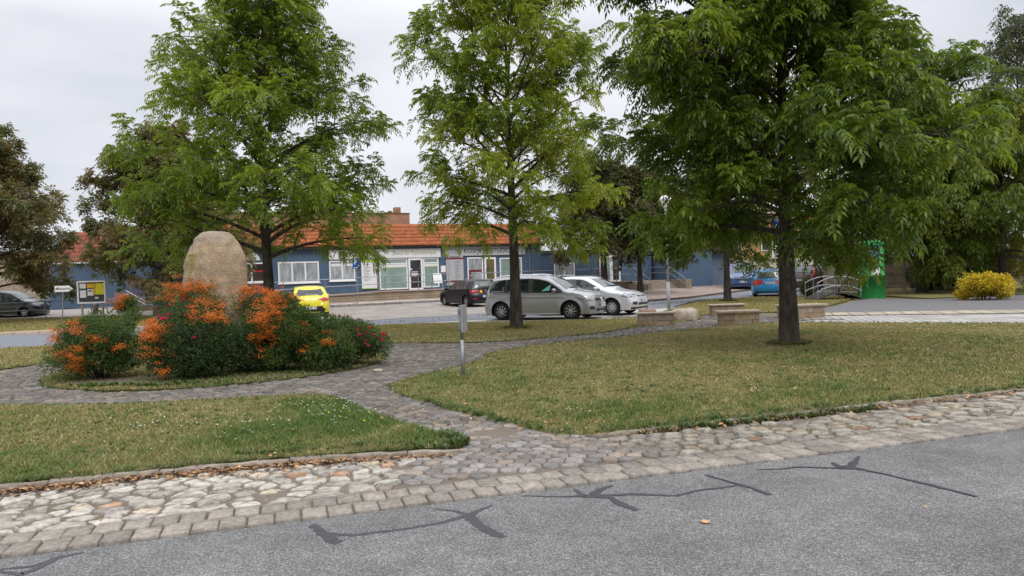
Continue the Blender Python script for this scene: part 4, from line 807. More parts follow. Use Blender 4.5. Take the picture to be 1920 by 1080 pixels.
# tiled mansard: six overlapping courses with ridged tiles
TILE = mat('clay_tiles', (.27, .078, .03), (.44, .14, .052), 3.5, .8, .004, 40, detail=7)
def tiled(name, s0, s1, t0, z0, t1, z1, courses, parent, M=loc, m=TILE, tw=.23):
    ns = int((s1-s0)/tw)*6; S_ = np.linspace(s0, s1, ns+1); ph = (np.arange(ns+1) % 6)/6*2*PI; rip = .022*np.maximum(0, np.sin(ph))
    V = []; F = []
    for c in range(courses):
        u0, u1 = c/courses, (c+1)/courses+.03; th = .05; L = math.hypot(t1-t0, z1-z0); nt_, nz_ = (z1-z0)/L, -(t1-t0)/L; k = len(V)
        for (u, o_) in ((u0, 0), (u0, th), (u1, .012)):
            for i, s in enumerate(S_): q = o_+(rip[i] if o_ else 0); V.append(M(s, t0+(t1-t0)*u+nt_*q, z0+(z1-z0)*u+nz_*q))
        for r in range(2):
            for i in range(ns): a = k+r*(ns+1)+i; F.append((a, a+1, a+ns+2, a+ns+1))
    return npmesh(name, V, np.array(F), m, parent)
tiled('roof', -6.2, 18.8, .38, 3.80, -1.0, 5.25, 6, bld)
bb('roof_core', DARK, [(-6.1, 18.7, 3.76, 5.15, -8, -1.05)])
bb('brick_parapet', BRICK, [(-6, 9.7, 5.0, 6.02, -2.0, -1.2)]); bb('chimney', BRICK, [(8.75, 9.15, 6.02, 6.45, -1.8, -1.35)]); bb('parapet_cap', mat('cap_tiles', (.2, .09, .06), rough=.9), [(-6.05, 9.75, 6.02, 6.06, -2.05, -1.15)])
def window(s0, s1, z0, z1, glass, cols=2, transom=0, fr=.085, sill=True, name='window', band=True, deep=.03):
    q = MB(); w0 = (s1-s0-fr)/cols
    q.box(s0, s1, deep, .06, z0, z0+fr, M=lambda a, b, c: loc(a, b, c)); q.box(s0, s1, deep, .06, z1-fr, z1, M=loc)
    for i in range(cols+1): q.box(s0+i*w0, s0+i*w0+fr, deep, .063, z0+fr, z1-fr, M=loc)
    if transom: q.box(s0+fr, s1-fr, deep, .058, transom, transom+.07, M=loc)
    o = q.build(name, WHITE, bld); g = MB().box(s0+.02, s1-.02, .002, .035, z0+.02, z1-.02, M=loc).build('pane', glass, o)
    if sill: MB().box(s0-.05, s1+.05, .0, .14, z0-.06, z0, M=loc).build('sill', WHITE, o)
    return o
w1 = window(-1.55, .3, 1.73, 2.92, REDIN, 2); MB().box(-.55, .2, .036, .04, 2.35, 2.45, M=loc).build('red_stripe', mat('red_stripe', (.4, .02, .02)), w1)
w2 = window(.9, 3.35, 1.62, 2.92, CURT, 3); w3 = window(3.98, 5.6, 1.66, 2.93, CURT, 2)
for s in (4.1, 4.95): MB().box(s, s+.62, .036, .04, 2.58, 2.72, M=loc).build('film_band', SIGN, w3)
w4 = window(7.15, 9.05, .98, 2.98, FROST, 1, 2.62, sill=False); w5 = window(10.12, 11.2, 1.02, 2.97, FROST, 1, 2.62, sill=False)
for w_, a, b in ((w4, 7.25, 8.95), (w5, 10.22, 11.1)):
    MB().box(a, b, .036, .041, 2.42, 2.60, M=loc).build('film_band', SIGN, w_); MB().box(a, b, .036, .042, 2.39, 2.42, M=loc).build('film_stripe', LIME, w_)
def door(s0, s1, z0, z1, glass):
    q = MB(); q.box(s0, s0+.13, .02, .09, z0, z1, M=loc); q.box(s1-.13, s1, .02, .09, z0, z1, M=loc); q.box(s0+.13, s1-.13, .02, .09, z1-.13, z1, M=loc); q.box(s0+.13, s1-.13, .02, .09, z0, z0+.16, M=loc)
    o = q.build('door', WHITE, bld); MB().box(s0+.1, s1-.1, .002, .05, z0+.1, z1-.1, M=loc).build('pane', glass, o)
    MB().tube([loc(s0+.09, .13, z0+.9), loc(s0+.09, .13, z0+1.3)], .015).build('handle', METAL, o); return o
dr = door(9.1, 10.08, .86, 2.98, GLASSD)
MB().box(9.3, 9.75, .052, .056, 2.05, 2.1, M=loc).box(9.3, 9.75, .052, .056, 1.9, 1.98, M=loc).box(9.3, 9.65, .052, .056, 1.8, 1.84, M=loc).box(9.26, 9.36, .052, .056, 2.2, 2.3, M=loc).build('door_notice', SIGN, dr)
window(13.25, 14.4, .98, 2.94, CURT, 1, 0, sill=False, name='window'); MB().box(13.33, 14.32, .04, .046, 1.95, 2.1, M=loc).box(13.33, 14.32, .04, .046, 1.1, 1.2, M=loc).box(13.33, 13.5, .04, .046, 1.2, 1.95, M=loc).build('red_film', WINE, bld)
door(14.5, 15.35, .86, 2.92, mat('ochre_glass', (.16, .13, .05), (.05, .05, .03), 1, .1)); window(15.65, 17.35, 1.0, 2.86, FROST, 1, 0, sill=False); window(19.9, 21.6, 1.45, 2.4, CURT, 2); door(23.7, 24.7, .86, 2.9, FROST); door(24.7, 25.5, .86, 2.9, GLASSD)
sb = bb('signboard', SIGN, [(3.95, 11.35, 3.03, 3.6, .02, .1)]); bb('sign_frame', mat('sign_edge', (.35, .36, .38)), [(3.92, 11.38, 2.98, 3.03, .02, .12)], sb)
FM = lambda s, t, z: (lambda x, y, d: loc(s+x, t+d, z+y))
text('lettering', 'physio', .46, BLK, sb, FM(5.15, .104, 3.33)); text('lettering', 'HK', .46, BLK, sb, FM(7.0, .104, 3.33)); text('lettering', 'praxis für Physiotherapie', .37, GRN, sb, FM(9.55, .104, 3.33), squash=.8)
MB().add([loc(6.05+.2*math.cos(a)*(1-.3*math.sin(a)), .108, 3.32+.24*math.sin(a)) for a in np.linspace(0, 2*PI, 16, endpoint=False)], [tuple(range(16))]).build('leaf_emblem', LIME, sb)
MB().box(6.0, 6.5, .104, .112, 3.12, 3.16, M=loc).build('emblem_stripe', mat('yellow_green', (.5, .6, .05)), sb)
sk = bb('signboard', GREYSIGN, [(11.7, 17.6, 3.06, 3.66, .02, .1)]); text('lettering', 'KOSMETIKSTUDIO', .42, BLK, sk, FM(14.75, .104, 3.37), squash=1.0)
qq = MB()
for k in range(5): a0 = .5+k*.3; qq.tube([loc(12.0+k*.17+.14*math.cos(a), .108, 3.36+.16*math.sin(a)) for a in np.linspace(a0, a0+4.6, 9)], .007, 4)
qq.build('scroll_ornament', mat('grey_print', (.2, .2, .21)), sk); qq = MB()
for k in range(3): qq.tube([loc(17.1+k*.12+.08*math.cos(a), .108, 3.33+.1*math.sin(a)) for a in np.linspace(k, k+4.4, 8)], .007, 4)
qq.build('scroll_ornament', mat('grey_print', (.2, .2, .21)), sk)
tb_ = bb('text_board', SIGN, [(6.0, 6.98, 1.12, 2.92, .02, .08)]); bb('green_band', LIME, [(6.0, 6.98, 2.8, 2.94, .02, .09)], tb_); bb('green_band', LIME, [(6.0, 6.98, 1.08, 1.13, .02, .09)], tb_)
def lines(parent, s0, s1, ztop, n, dz, m=BLK, t=.083):
    q = MB()
    for k in range(n): q.box(s0, s0+(s1-s0)*(.45+.55*random.random()), t, t+.004, ztop-k*dz-.028, ztop-k*dz, M=loc)
    q.build('printed_lines', m, parent)
lines(tb_, 6.15, 6.75, 2.66, 9, .095, mat('grey_print', (.2, .2, .21))); lines(tb_, 6.15, 6.75, 1.72, 2, .09, MATS['grey_print'])
kb = bb('text_board', GREYSIGN, [(11.72, 12.95, 1.1, 3.05, .02, .08)]); bb('wine_band', WINE, [(11.72, 12.95, 2.84, 2.95, .02, .09)], kb); bb('wine_band', WINE, [(11.72, 12.95, 1.3, 1.42, .02, .09)], kb)
text('lettering', 'Anwendungen', .13, BLK, kb, FM(12.33, .083, 3.0), .003); lines(kb, 11.8, 12.12, 2.7, 6, .15, MATS['grey_print']); lines(kb, 12.35, 12.8, 2.72, 12, .1, MATS['grey_print'])
bb('mailbox', WHITE, [(11.33, 11.66, 1.98, 2.42, 0, .14)], bevel=.02)
ar = MB(); ar.add([loc(-.55+.0+.42*math.cos(a), .08, 3.05+.5*math.sin(a)) for a in np.linspace(0, PI, 14)]+[loc(-.55+.42*math.cos(a), .02, 3.05+.5*math.sin(a)) for a in np.linspace(0, PI, 14)], [tuple(range(14))]+[(i, i+1, i+15, i+14) for i in range(13)]+[(0, 13, 27, 14)]); ar.build('arched_sign', SIGN, bld)
bb('downpipe', METAL, [(7.0, 7.06, .9, 3.0, .02, .09)]); bb('downpipe', METAL, [(17.9, 17.97, .3, 3.6, .02, .09)])
# ramp and retaining walls of sandstone in front
def fthing(name, label, cat, s, t, z=0, group=None):
    p = FB(s, t, z); return empty(name, p, FY, label, cat, group)
rw = fthing('retaining_wall', 'sandstone retaining wall with paved ramp along the blue shopfronts', 'wall', 0, 0)
q = MB()
for a, b, za, zb in ((-6, 6.2, .55, .82), (6.2, 11.2, .86, .86), (12.7, 25.0, .86, .86)):
    q.add([loc(*v) for v in ((a, 2.2, -.1), (b, 2.2, -.1), (b, 2.2, zb), (a, 2.2, za), (a, 0, -.1), (b, 0, -.1), (b, 0, zb), (a, 0, za))], [(0, 1, 2, 3), (3, 2, 6, 7), (0, 3, 7, 4), (1, 5, 6, 2)])
q.build('wall_blocks', SANDF, rw)
q = MB()
for a, b, za, zb in ((-6, 6.2, .55, .82), (6.2, 11.2, .86, .86), (12.7, 25.0, .86, .86)):
    q.add([loc(*v) for v in ((a, 2.28, za), (b, 2.28, zb), (b, 2.28, zb+.06), (a, 2.28, za+.06), (a, -.0, za), (b, -.0, zb), (b, -.0, zb+.06), (a, -.0, za+.06))], [(0, 1, 2, 3), (3, 2, 6, 7), (0, 3, 7, 4), (1, 5, 6, 2)])
q.build('paving', mat('pinkish_paving', (.30, .22, .19), (.36, .28, .24), 3, .9), rw)
st1 = fthing('stone_steps', 'short flight of steps between the ramp and the right terrace behind the black car', 'steps', 11.95, 1.5); q = MB()
for k in range(5): q.box(-.75, .75, -1.5, .1+.28*k, -.1, .90-.15*k-.0, M=loc)
q.build('treads', SANDF, st1)
st2 = fthing('stone_steps', 'stone steps with metal handrails at the right end of the blue building', 'steps', 26.6, 3); q = MB()
for k in range(6): q.box(-1.6, 1.5+.03*k, -3, -.5+.32*k, -.2+.001*k, .88-.14*k, M=loc)
q.build('treads', mat('worn_stone', (.26, .215, .18), (.34, .29, .24), 3, .9), st2)
MB().box(1.55, 2.1, -3, 1.3, -.2, .92, M=loc).box(-2.0, -1.62, -3, 1.3, -.2, .7, M=loc).build('side_wall', SANDF, st2)
def pipes(name, label, F_, segs, posts, r=.024, m=METAL, cat='railing', group='metal railings of the shop ramp', base=(0, 0)):
    root = fthing(name, label, cat, base[0], base[1], 0, group)
    rel = lambda p: loc(p[0]-base[0], p[1]-base[1], p[2])
    for sg in segs: MB().tube([rel(p) for p in sg], r, 8).build('rail', m, root)
    for p in posts: MB().tube([rel((p[0], p[1], p[2])), rel((p[0], p[1], p[3]))], r, 8).build('post', m, root)
    return root
g0 = lambda s: np.interp(s, [-6, 6.2, 6.21], [.6, .87, .9])
pipes('railing', 'grey two bar railing on the ramp left of the glass door', None, [[(-5.8, 2.1, 1.55), (6.2, 2.1, 1.83), (6.9, 2.1, 1.83)], [(-5.8, 2.1, 1.1), (6.2, 2.1, 1.38), (6.9, 2.1, 1.38)]], [(s, 2.1, g0(s), g0(s)+.95) for s in (-4, -1.6, .9, 3.3, 5.2, 6.6)], base=(0, 2.1))
pipes('railing', 'grey two bar railing in front of the glass door, sloping down at its right end', None, [[(6.95, 2.1, 1.86), (11.1, 2.1, 1.86), (12.0, 2.75, 1.25)], [(6.95, 2.1, 1.42), (11.1, 2.1, 1.42), (12.0, 2.75, .8)]], [(s, 2.1, .88, 1.86) for s in (6.95, 9.1, 11.1)]+[(12.0, 2.75, .15, 1.25)], base=(7, 2.1))
pipes('railing', 'long grey two bar railing right of the steps, behind the silver cars', None, [[(11.8, 2.75, 1.3), (12.85, 2.1, 1.86), (25, 2.1, 1.86)], [(12.0, 2.75, .85), (12.85, 2.1, 1.42), (25, 2.1, 1.42)]], [(s, 2.1, .88, 1.86) for s in (12.85, 15, 17.2, 19.4, 21.6, 23.8, 25)], base=(13, 2.1))
pipes('railing', 'sloping grey handrail on the left side of the stone steps', None, [[(25.0, 2.1, 1.86), (25.0, 2.6, 1.86), (25.0, 4.5, 1.0)], [(25.0, 2.6, 1.45), (25.0, 4.5, .6)]], [(25, 2.6, .88, 1.86), (25, 4.5, .05, 1.0)], base=(25, 3), group='handrails of the stone steps')
pipes('railing', 'sloping grey handrail on the right side of the stone steps', None, [[(28.0, .3, 1.86), (28.0, 2.6, 1.86), (28.0, 4.5, 1.0)], [(28.0, .3, 1.45), (28.0, 2.6, 1.45), (28.0, 4.5, .6)]], [(28, .3, .88, 1.86), (28, 2.6, .88, 1.86), (28, 4.5, .05, 1.0)], base=(28, 3), group='handrails of the stone steps')
# A-frame board
af = fthing('sandwich_board', 'white folding A board standing beside the glass door', 'board', 10.55, 1.5, .92); q = MB()
for sg in (1, -1):
    f_ = lambda x, z, sg=sg: loc(x, sg*(.32*(1-z/1.0)), z)
    for x in (-.29, .26): q.add([f_(x, 0), f_(x+.03, 0), f_(x+.03, 1.0), f_(x, 1.0)]+[tuple(np.array(f_(a, z))+[0, .025, 0]) for a, z in ((x, 0), (x+.03, 0), (x+.03, 1.0), (x, 1.0))], [(0, 1, 2, 3), (4, 7, 6, 5), (0, 3, 7, 4), (1, 5, 6, 2), (3, 2, 6, 7), (0, 4, 5, 1)])
q.build('legs_frame', METAL, af); q = MB(); v = [loc(x, .32*(1-z)+.01, z) for x, z in ((-.29, .38), (.29, .38), (.29, 1.0), (-.29, 1.0))]; q.add(v+[tuple(np.array(k)+[0, .02, 0]) for k in v], [(0, 1, 2, 3), (4, 7, 6, 5), (0, 4, 5, 1), (1, 5, 6, 2), (2, 6, 7, 3), (3, 7, 4, 0)]); q.build('panel', WHITE, af)
v = [loc(x, .32*(1-z)+.014, z) for x, z in ((-.2, .5), (.2, .5), (.2, .92), (-.2, .92))]; MB().add(v, [(0, 1, 2, 3)]).build('poster', SIGN, af)
# right blue wing
wg = fthing('blue_annex', 'plain windowless blue building end right of the stone steps', 'building', 30.7, 0); q = MB(); q.box(-2.1, 1.0, -6, 3.0, -.1, 3.0, M=loc).build('wall', BLUE, wg)
MB().box(1.0, 3.3, -6, 2.4, -.1, 2.75, M=loc).build('side_wall', mat('grey_blue_render', (.10, .135, .185), (.12, .155, .21), 1.5, .9), wg); MB().box(-2.2, 3.4, -6, 3.1, 3.0, 3.12, M=loc).build('roof', MATS['roof_felt'], wg)
gvl = RNG.random((500, 2)); 
# houses behind
ORANGE = mat('orange_render', (.42, .24, .11), (.48, .29, .14), 1, .9); CREAM = mat('cream_render', (.52, .42, .27), (.58, .48, .33), 1, .9); REDT = mat('red_roof', (.20, .055, .035), (.29, .085, .05), 4, .85)
def house(label, x0, x1, y0, y1, ze, zr, wm, rm, low=None, wins=(), rz=0, name='house'):
    cx, cy = (x0+x1)/2, (y0+y1)/2; root = empty(name, (cx, cy, 0), rz, label, 'house'); a, b = (x1-x0)/2, (y1-y0)/2
    MB().box(-a, a, -b, b, -.2, ze).build('wall', wm, root)
    r = MB(); o_ = .4; r.add([(-a-o_, -b-o_, ze), (a+o_, -b-o_, ze), (a+o_, 0, zr), (-a-o_, 0, zr), (-a-o_, b+o_, ze), (a+o_, b+o_, ze), (-a-o_, -b-o_, ze-.15), (a+o_, -b-o_, ze-.15), (-a-o_, b+o_, ze-.15), (a+o_, b+o_, ze-.15)], [(0, 1, 2, 3), (3, 2, 5, 4), (6, 7, 1, 0), (1, 7, 9, 5, 2), (0, 3, 4, 8, 6), (4, 5, 9, 8), (6, 8, 9, 7)])
    r.build('roof', rm, root)
    if low: MB().box(-a-.02, a+.02, -b-.03, b, -.2, low[0]).build('lower_wall', low[1], root)
    for (wx, wz, ww, wh) in wins:
        f = MB().box(wx-ww/2, wx+ww/2, -b-.1, -b-.02, wz, wz+wh).build('window', WHITE, root); MB().box(wx-ww/2+.1, wx+ww/2-.1, -b-.12, -b-.05, wz+.1, wz+wh-.1).build('pane', GLASSD, f)
    return root
house('orange rendered house with pale ground floor behind the blue van', 19.5, 31, 70, 79, 4.4, 7.0, ORANGE, REDT, (2.35, mat('pale_render', (.42, .38, .33), (.48, .44, .39), 1, .9)), [(-4, 3.1, 1.2, 1.3), (-1, 3.1, 1.2, 1.3), (2.5, 3.1, 1.2, 1.3)])
house('tall cream house with red tiled roof far behind the trees', 14.5, 21.5, 92, 100, 9.2, 12.5, CREAM, REDT, None, [(-2.2, 6.8, 1.1, 1.5), (0, 6.8, 1.1, 1.5), (2.2, 6.8, 1.1, 1.5), (-2.2, 3.6, 1.1, 1.5), (2.2, 3.6, 1.1, 1.5)])
house('distant red roofed house behind the purple tree', 15.5, 19.5, 78, 85, 5.6, 8.0, CREAM, REDT, None, [(0, 3.4, 1.1, 1.3)])
# left annex with porch
an = empty('blue_house', (-26.5, 53.5, .45), R_(4), 'small blue building with red roof behind the notice board', 'building')
MB().box(-5, 5, -3, 3.5, -.3, 3.15).build('wall', BLUE, an); MB().box(-5.15, 5.15, -3.22, -3.05, 3.0, 3.14).build('gutter', WHITE, an)
tiled('roof', -5.2, 5.2, 3.25, 3.12, -.2, 5.3, 7, an, m=REDT); MB().add([(-5, -3, 3.1), (-5, 3.5, 3.1), (-5, .2, 5.25), (5, -3, 3.1), (5, 3.5, 3.1), (5, .2, 5.25)], [(0, 1, 2), (3, 5, 4), (1, 4, 5, 2)]).build('gable', BLUE, an)
pn = empty('blue_porch_building', (-18.0, 54.6, .45), R_(10), 'recessed blue building with white door and red railed entrance', 'building')
MB().box(-4.5, 3.5, -1.5, 3, -.3, 3.4).build('wall', BLUE, pn); MB().box(-4.7, 3.7, -2.2, 3, 3.4, 3.6).build('roof', MATS['roof_felt'], pn)
dd_ = MB().box(-3.3, -2.2, -1.56, -1.5, .3, 2.5).build('door', WHITE, pn); MB().box(-3.15, -2.35, -1.58, -1.53, .5, 2.35).build('pane', GLASSD, dd_)
for a in (-1.7, .3): f = MB().box(a, a+1.4, -1.56, -1.5, 1.2, 2.5).build('window', WHITE, pn); MB().box(a+.08, a+1.32, -1.58, -1.53, 1.28, 2.42).build('pane', CURT, f)
lw_ = empty('porch_wall', (-22.3, 46.3, tz(-22.3, 46.3)), R_(6), 'low sandstone wall under the red railing', 'wall'); MB().box(-1.7, 2.2, -.2, 5, -.3, .72).build('wall_blocks', SAND, lw_); MB().box(-1.75, 2.25, -.26, 5, .72, .79).build('coping', MATS['worn_stone'], lw_)
rr_ = empty('porch_railing', (-22.3, 46.3, tz(-22.3, 46.3)+.79), R_(6), 'dark red metal railing with vertical bars on the low sandstone wall', 'railing')
q = MB()
for x in (-.15, 1.0, 2.1): q.tube([(x, -.1, 0), (x, -.1, 1.12)], .028)
q.tube([(-1.5, -.1, 1.02), (2.1, -.1, 1.1)], .025).tube([(-1.5, -.1, .86), (2.1, -.1, .92)], .02).build('rail', REDM, rr_)
q = MB()
for k in range(9): q.tube([(-1.5+k*.15, -.1, 0), (-1.5+k*.15, -.1, 1.0)], .014, 6)
q.build('bars', REDM, rr_); q = MB()
for z in (.25, .05): q.tube([(-1.7, -.2, z+.25), (-.3, -.9, z-.45)], .022)
q.build('stair_rail', WHITE, rr_); MB().tube([(.25, .5, 0), (.25, .5, 2.3)], .1, 12).build('column', WHITE, rr_)
ch_ = empty('notice_plate', (-20.9, 46.6, tz(-20.9, 46.6)+1.4), R_(6), 'small red and white plate fixed to the red porch railing', 'sign'); MB().box(-.2, .1, -.45, -.42, -.35, .55).build('plate', mat('red_plate', (.42, .05, .04)), ch_); MB().box(-.17, .07, -.47, -.45, -.3, .1).build('label_panel', SIGN, ch_)
ow = empty('old_stone_wall', (-40, 56, .5), R_(6), 'tall old tan stone wall behind the car on the left edge', 'wall'); RUB = mat('rubble_stone', (.20, .155, .11), (.38, .31, .23), 2.2, .95, .05, 5, detail=8)
MB().box(-14, 7.2, -.3, .3, -.6, 4.2).build('masonry', RUB, ow); MB().box(-14, 7.3, -.4, .4, 4.2, 4.32).build('coping', MATS['worn_stone'], ow)
sw = empty('field_stone_wall', (29, 43.5, 0), R_(-14), 'long low wall of rough tan field stones behind the right trees', 'wall'); q = MB()
ys = [-.3, .3]; nx_ = 90; V = []; F = []
for j in range(7):
    for i in range(nx_+1): x = -10+26*i/nx_; z = 1.95*j/6; V.append((x, -.3+.09*(float(vn(x*1.0, z*1.6, 3, .33))-.5)*2, z+(.05*(float(vn(x, 3, 1, .8))-.5) if j == 6 else 0)))
for j in range(6):
    for i in range(nx_): a = j*(nx_+1)+i; F.append((a, a+1, a+nx_+2, a+nx_+1))
q.add(V, F); q.box(-10, 16, -.2, .3, -.2, 1.9); q.build('masonry', RUB, sw, True)

# ------------------------------------------------------------------ boulder monument
def monument():
    x0, y0 = PX(401, 15.1), 15.1
    root = empty('memorial_boulder', (x0, y0, .04), 0, 'tall upright tan memorial boulder rounded at its top, among the flowering shrubs', 'monument')
    # outline half widths seen from the viewer: (z, left, right, front depth, back depth)
    pr = [(-.1, .82, .74, .46, .4), (.3, .80, .74, .46, .4), (.7, .77, .73, .44, .38), (1.05, .745, .72, .42, .36), (1.35, .72, .71, .40, .34), (1.5, .65, .70, .38, .33), (1.75, .61, .69, .37, .32), (2.0, .58, .67, .35, .3), (2.25, .52, .63, .32, .28), (2.42, .46, .57, .29, .25), (2.55, .39, .49, .24, .2), (2.64, .28, .38, .17, .14), (2.68, .12, .2, .08, .06), (2.685, 0, .02, 0, 0)]
    zz = np.concatenate([np.linspace(-.1, 2.3, 60), np.linspace(2.34, 2.685, 20)]); P = np.array(pr); n = 96; V = []
    for z in zz:
        l, r, f, b = [np.interp(z, P[:, 0], P[:, k]) for k in range(1, 5)]
        # plan: ridge on the left front, flat left facet, broad right front face
        k_ = np.array([(-l, .10*f), (-l*.93, -.25*f), (-.15, -f*1.04), (.08, -f*1.06), (r*.6, -f*.78), (r*.93, -f*.3), (r, .1*b), (r*.75, b*.8), (0, b), (-l*.7, b*.8)])
        k_ = np.array(smoothpoly(k_, 1)); d = np.linalg.norm(np.diff(np.vstack([k_, k_[:1]]), axis=0), axis=1); cum = np.concatenate([[0], np.cumsum(d)]); q = np.linspace(0, cum[-1], n, endpoint=False)
        kk = np.vstack([k_, k_[:1]]); X = np.interp(q, cum, kk[:, 0]); Y = np.interp(q, cum, kk[:, 1]); V.append(np.column_stack([X, Y, np.full(n, z)]))
    V = np.concatenate(V); N = unit(V*[1, 1, 0]+1e-6); left = np.clip((-V[:, 0]-.12)/.15, 0, 1)
    dsp = (vn(V[:, 0], V[:, 1], V[:, 2], .5)-.5)*.07+(vn(V[:, 0], V[:, 1], V[:, 2], .16)-.5)*.022+(vn(V[:, 0], V[:, 1], V[:, 2]*.6, .07)-.5)*.022*(1+2.0*left)+(vn(V[:, 0]+V[:, 2]*.5, V[:, 1], V[:, 2]*1.2, .26)-.5)*.04*left
    V = V+N*dsp[:, None]; i = np.arange(n); F = [np.column_stack([r*n+i, r*n+(i+1) % n, (r+1)*n+(i+1) % n, (r+1)*n+i]) for r in range(len(zz)-1)]
    F = np.concatenate(F); me = npmesh('stone', V, F, mat('boulder', (.28, .195, .12), (.44, .335, .22), 5.5, .92, .018, 38, detail=10, ramp=(.3, .7)), root, None, True)
    t = MATS['boulder'].node_tree; g = [q for q in t.nodes if q.type == 'NEW_GEOMETRY'][0]; p = t.nodes['Principled BSDF']; src = p.inputs['Base Color'].links[0].from_socket
    # grey lichen cap (a real growth on the upper part) and fine dark grains
    sp = nd(t, 'ShaderNodeSeparateXYZ'); t.links.new(g.outputs['Position'], sp.inputs[0]); nn = nd(t, 'ShaderNodeTexNoise'); nn.inputs['Scale'].default_value = 3; nn.inputs['Detail'].default_value = 6; t.links.new(g.outputs['Position'], nn.inputs['Vector'])
    ma = nd(t, 'ShaderNodeMath', operation='MULTIPLY_ADD'); ma.inputs[1].default_value = 1.6; t.links.new(nn.outputs[0], ma.inputs[0]); t.links.new(sp.outputs[2], ma.inputs[2])
    mr_ = nd(t, 'ShaderNodeMapRange'); mr_.inputs[1].default_value = 3.15; mr_.inputs[2].default_value = 3.6; mr_.inputs[4].default_value = .8; t.links.new(ma.outputs[0], mr_.inputs[0])
    mx = nd(t, 'ShaderNodeMix', data_type='RGBA'); t.links.new(mr_.outputs[0], mx.inputs[0]); t.links.new(src, mx.inputs[6]); mx.inputs[7].default_value = (.27, .25, .215, 1)
    n3 = nd(t, 'ShaderNodeTexNoise'); n3.inputs['Scale'].default_value = 55; n3.inputs['Detail'].default_value = 3; t.links.new(g.outputs['Position'], n3.inputs['Vector']); r3 = nd(t, 'ShaderNodeMapRange'); r3.inputs[1].default_value = .35; r3.inputs[2].default_value = .6; r3.inputs[3].default_value = .62; r3.inputs[4].default_value = 1.1; t.links.new(n3.outputs[0], r3.inputs[0])
    m2 = nd(t, 'ShaderNodeMix', data_type='RGBA', blend_type='MULTIPLY'); m2.inputs[0].default_value = 1; t.links.new(mx.outputs[2], m2.inputs[6]); t.links.new(r3.outputs[0], m2.inputs[7]); t.links.new(m2.outputs[2], p.inputs['Base Color'])
    # brass plaque let into the left facet
    bv = BVHTree.FromPolygons([tuple(v) for v in V], [tuple(int(a) for a in f) for f in F])
    c = bv.ray_cast(Vector((-.30, -3, 1.98)), Vector((0, 1, 0))); pc, pn_ = c[0], c[1]; d = Vector((pn_.x, pn_.y, 0)).normalized()
    d = (d+Vector((-.35, -.3, 0))).normalized(); sx_ = Vector((-d.y, d.x, 0)); 
    M = lambda a, b, e: tuple(pc+sx_*a+Vector((0, 0, 1))*b+d*e)
    BR = mat('brass', (.30, .24, .09), (.40, .33, .14), 14, .5, metal=.35); pl = MB().box(-.105, .105, -.02, .03, -.25, .25, M=lambda a, e, b: M(a, b, e)).build('plaque', BR, root, bevel=.006)
    q = MB()
    for k, (wd, gp) in enumerate(((.15, 0), (.09, .1), (.14, .17), (.12, .22), (.1, .27), (.13, .33), (.09, .40))): q.box(-wd/2, wd/2, .030, .034, .195-gp, .215-gp, M=lambda a, e, b: M(a, b, e))
    q.build('engraving', mat('engraved', (.2, .15, .05)), root)
monument()

# ------------------------------------------------------------------ street furniture
def post_thing(name, x, y, label, cat='post', z=None, rz=0): return empty(name, (x, y, tz(x, y) if z is None else z), rz, label, cat)
px_ = empty('sign_post', (*G(869, 706, .04), .04), R_(-20), 'short grey metal post with the back of a small plate, at the lawn edge', 'post')
MB().tube([(0, 0, -.1), (0, 0, .58)], .03, 12).tube([(0, 0, .58), (-.01, 0, 1.1)], .027, 12).build('pole', METAL, px_, True)
MB().box(.035, .055, -.1, .1, .70, 1.13).build('plate', mat('weathered_alu', (.3, .3, .3), (.4, .39, .38), 9, .6, metal=.4), px_, bevel=.004)
MB().box(-.045, .045, -.045, .045, .98, 1.07).build('clamp', METAL, px_, bevel=.006); MB().box(-.045, .045, -.045, .045, .74, .82).build('clamp', METAL, px_, bevel=.006); MB().tube([(-.01, 0, 1.1), (-.01, 0, 1.13)], .03, 12).build('cap', METAL, px_)
# parking sign
ps = post_thing('parking_sign', PX(669, 43.2), 43.2, 'blue parking sign on a thin grey pole in front of the text board', 'sign', rz=R_(12))
MB().tube([(0, 0, -.1), (0, 0, 2.75)], .033, 10).build('pole', METAL, ps)
pp_ = MB().box(-.21, .21, -.06, -.035, 2.12, 2.72).build('sign_panel', mat('sign_blue', (.01, .07, .33), rough=.4), ps); text('letter', 'P', .42, WHITE, pp_, lambda x, y, d: (x-.02, -.063-d, 2.5+y)); MB().box(-.15, .17, -.066, -.06, 2.17, 2.2).build('small_line', WHITE, pp_); MB().box(.02, .15, -.066, -.06, 2.27, 2.33).build('small_symbol', WHITE, pp_)
# arrow sign
X0, Y0 = PX(117, 38), 38; rs = post_thing('direction_sign', X0, Y0, 'white arrow sign reading Reiterhof on a leaning pole', 'sign', rz=0)
MB().tube([(-.1, 0, -.1), (.04, 0, 1.75)], .03, 10).build('pole', METAL, rs)
q = MB(); pts = [(-.38, 1.58), (.34, 1.58), (.55, 1.735), (.34, 1.89), (-.38, 1.89)]; q.add([(a, -.05, b) for a, b in pts]+[(a, -.02, b) for a, b in pts], [(0, 1, 2, 3, 4), (9, 8, 7, 6, 5)]+[(i, i+5, (i+1) % 5+5, (i+1) % 5) for i in range(5)]); ap = q.build('arrow_panel', WHITE, rs)
text('lettering', 'Reiterhof', .19, BLK, ap, lambda x, y, d: (.13+x, -.054-d, 1.735+y), squash=.9)
hs = [(0, 0), (.02, .07), (.0, .1), (.03, .12), (.09, .11), (.11, .15), (.14, .16), (.15, .13), (.13, .09), (.14, .05), (.12, 0), (.105, 0), (.11, .05), (.05, .06), (.02, 0)]
MB().add([(-.34+a, -.055, 1.66+b) for a, b in hs], [tuple(range(len(hs)))]).build('horse_emblem', BLK, ap)
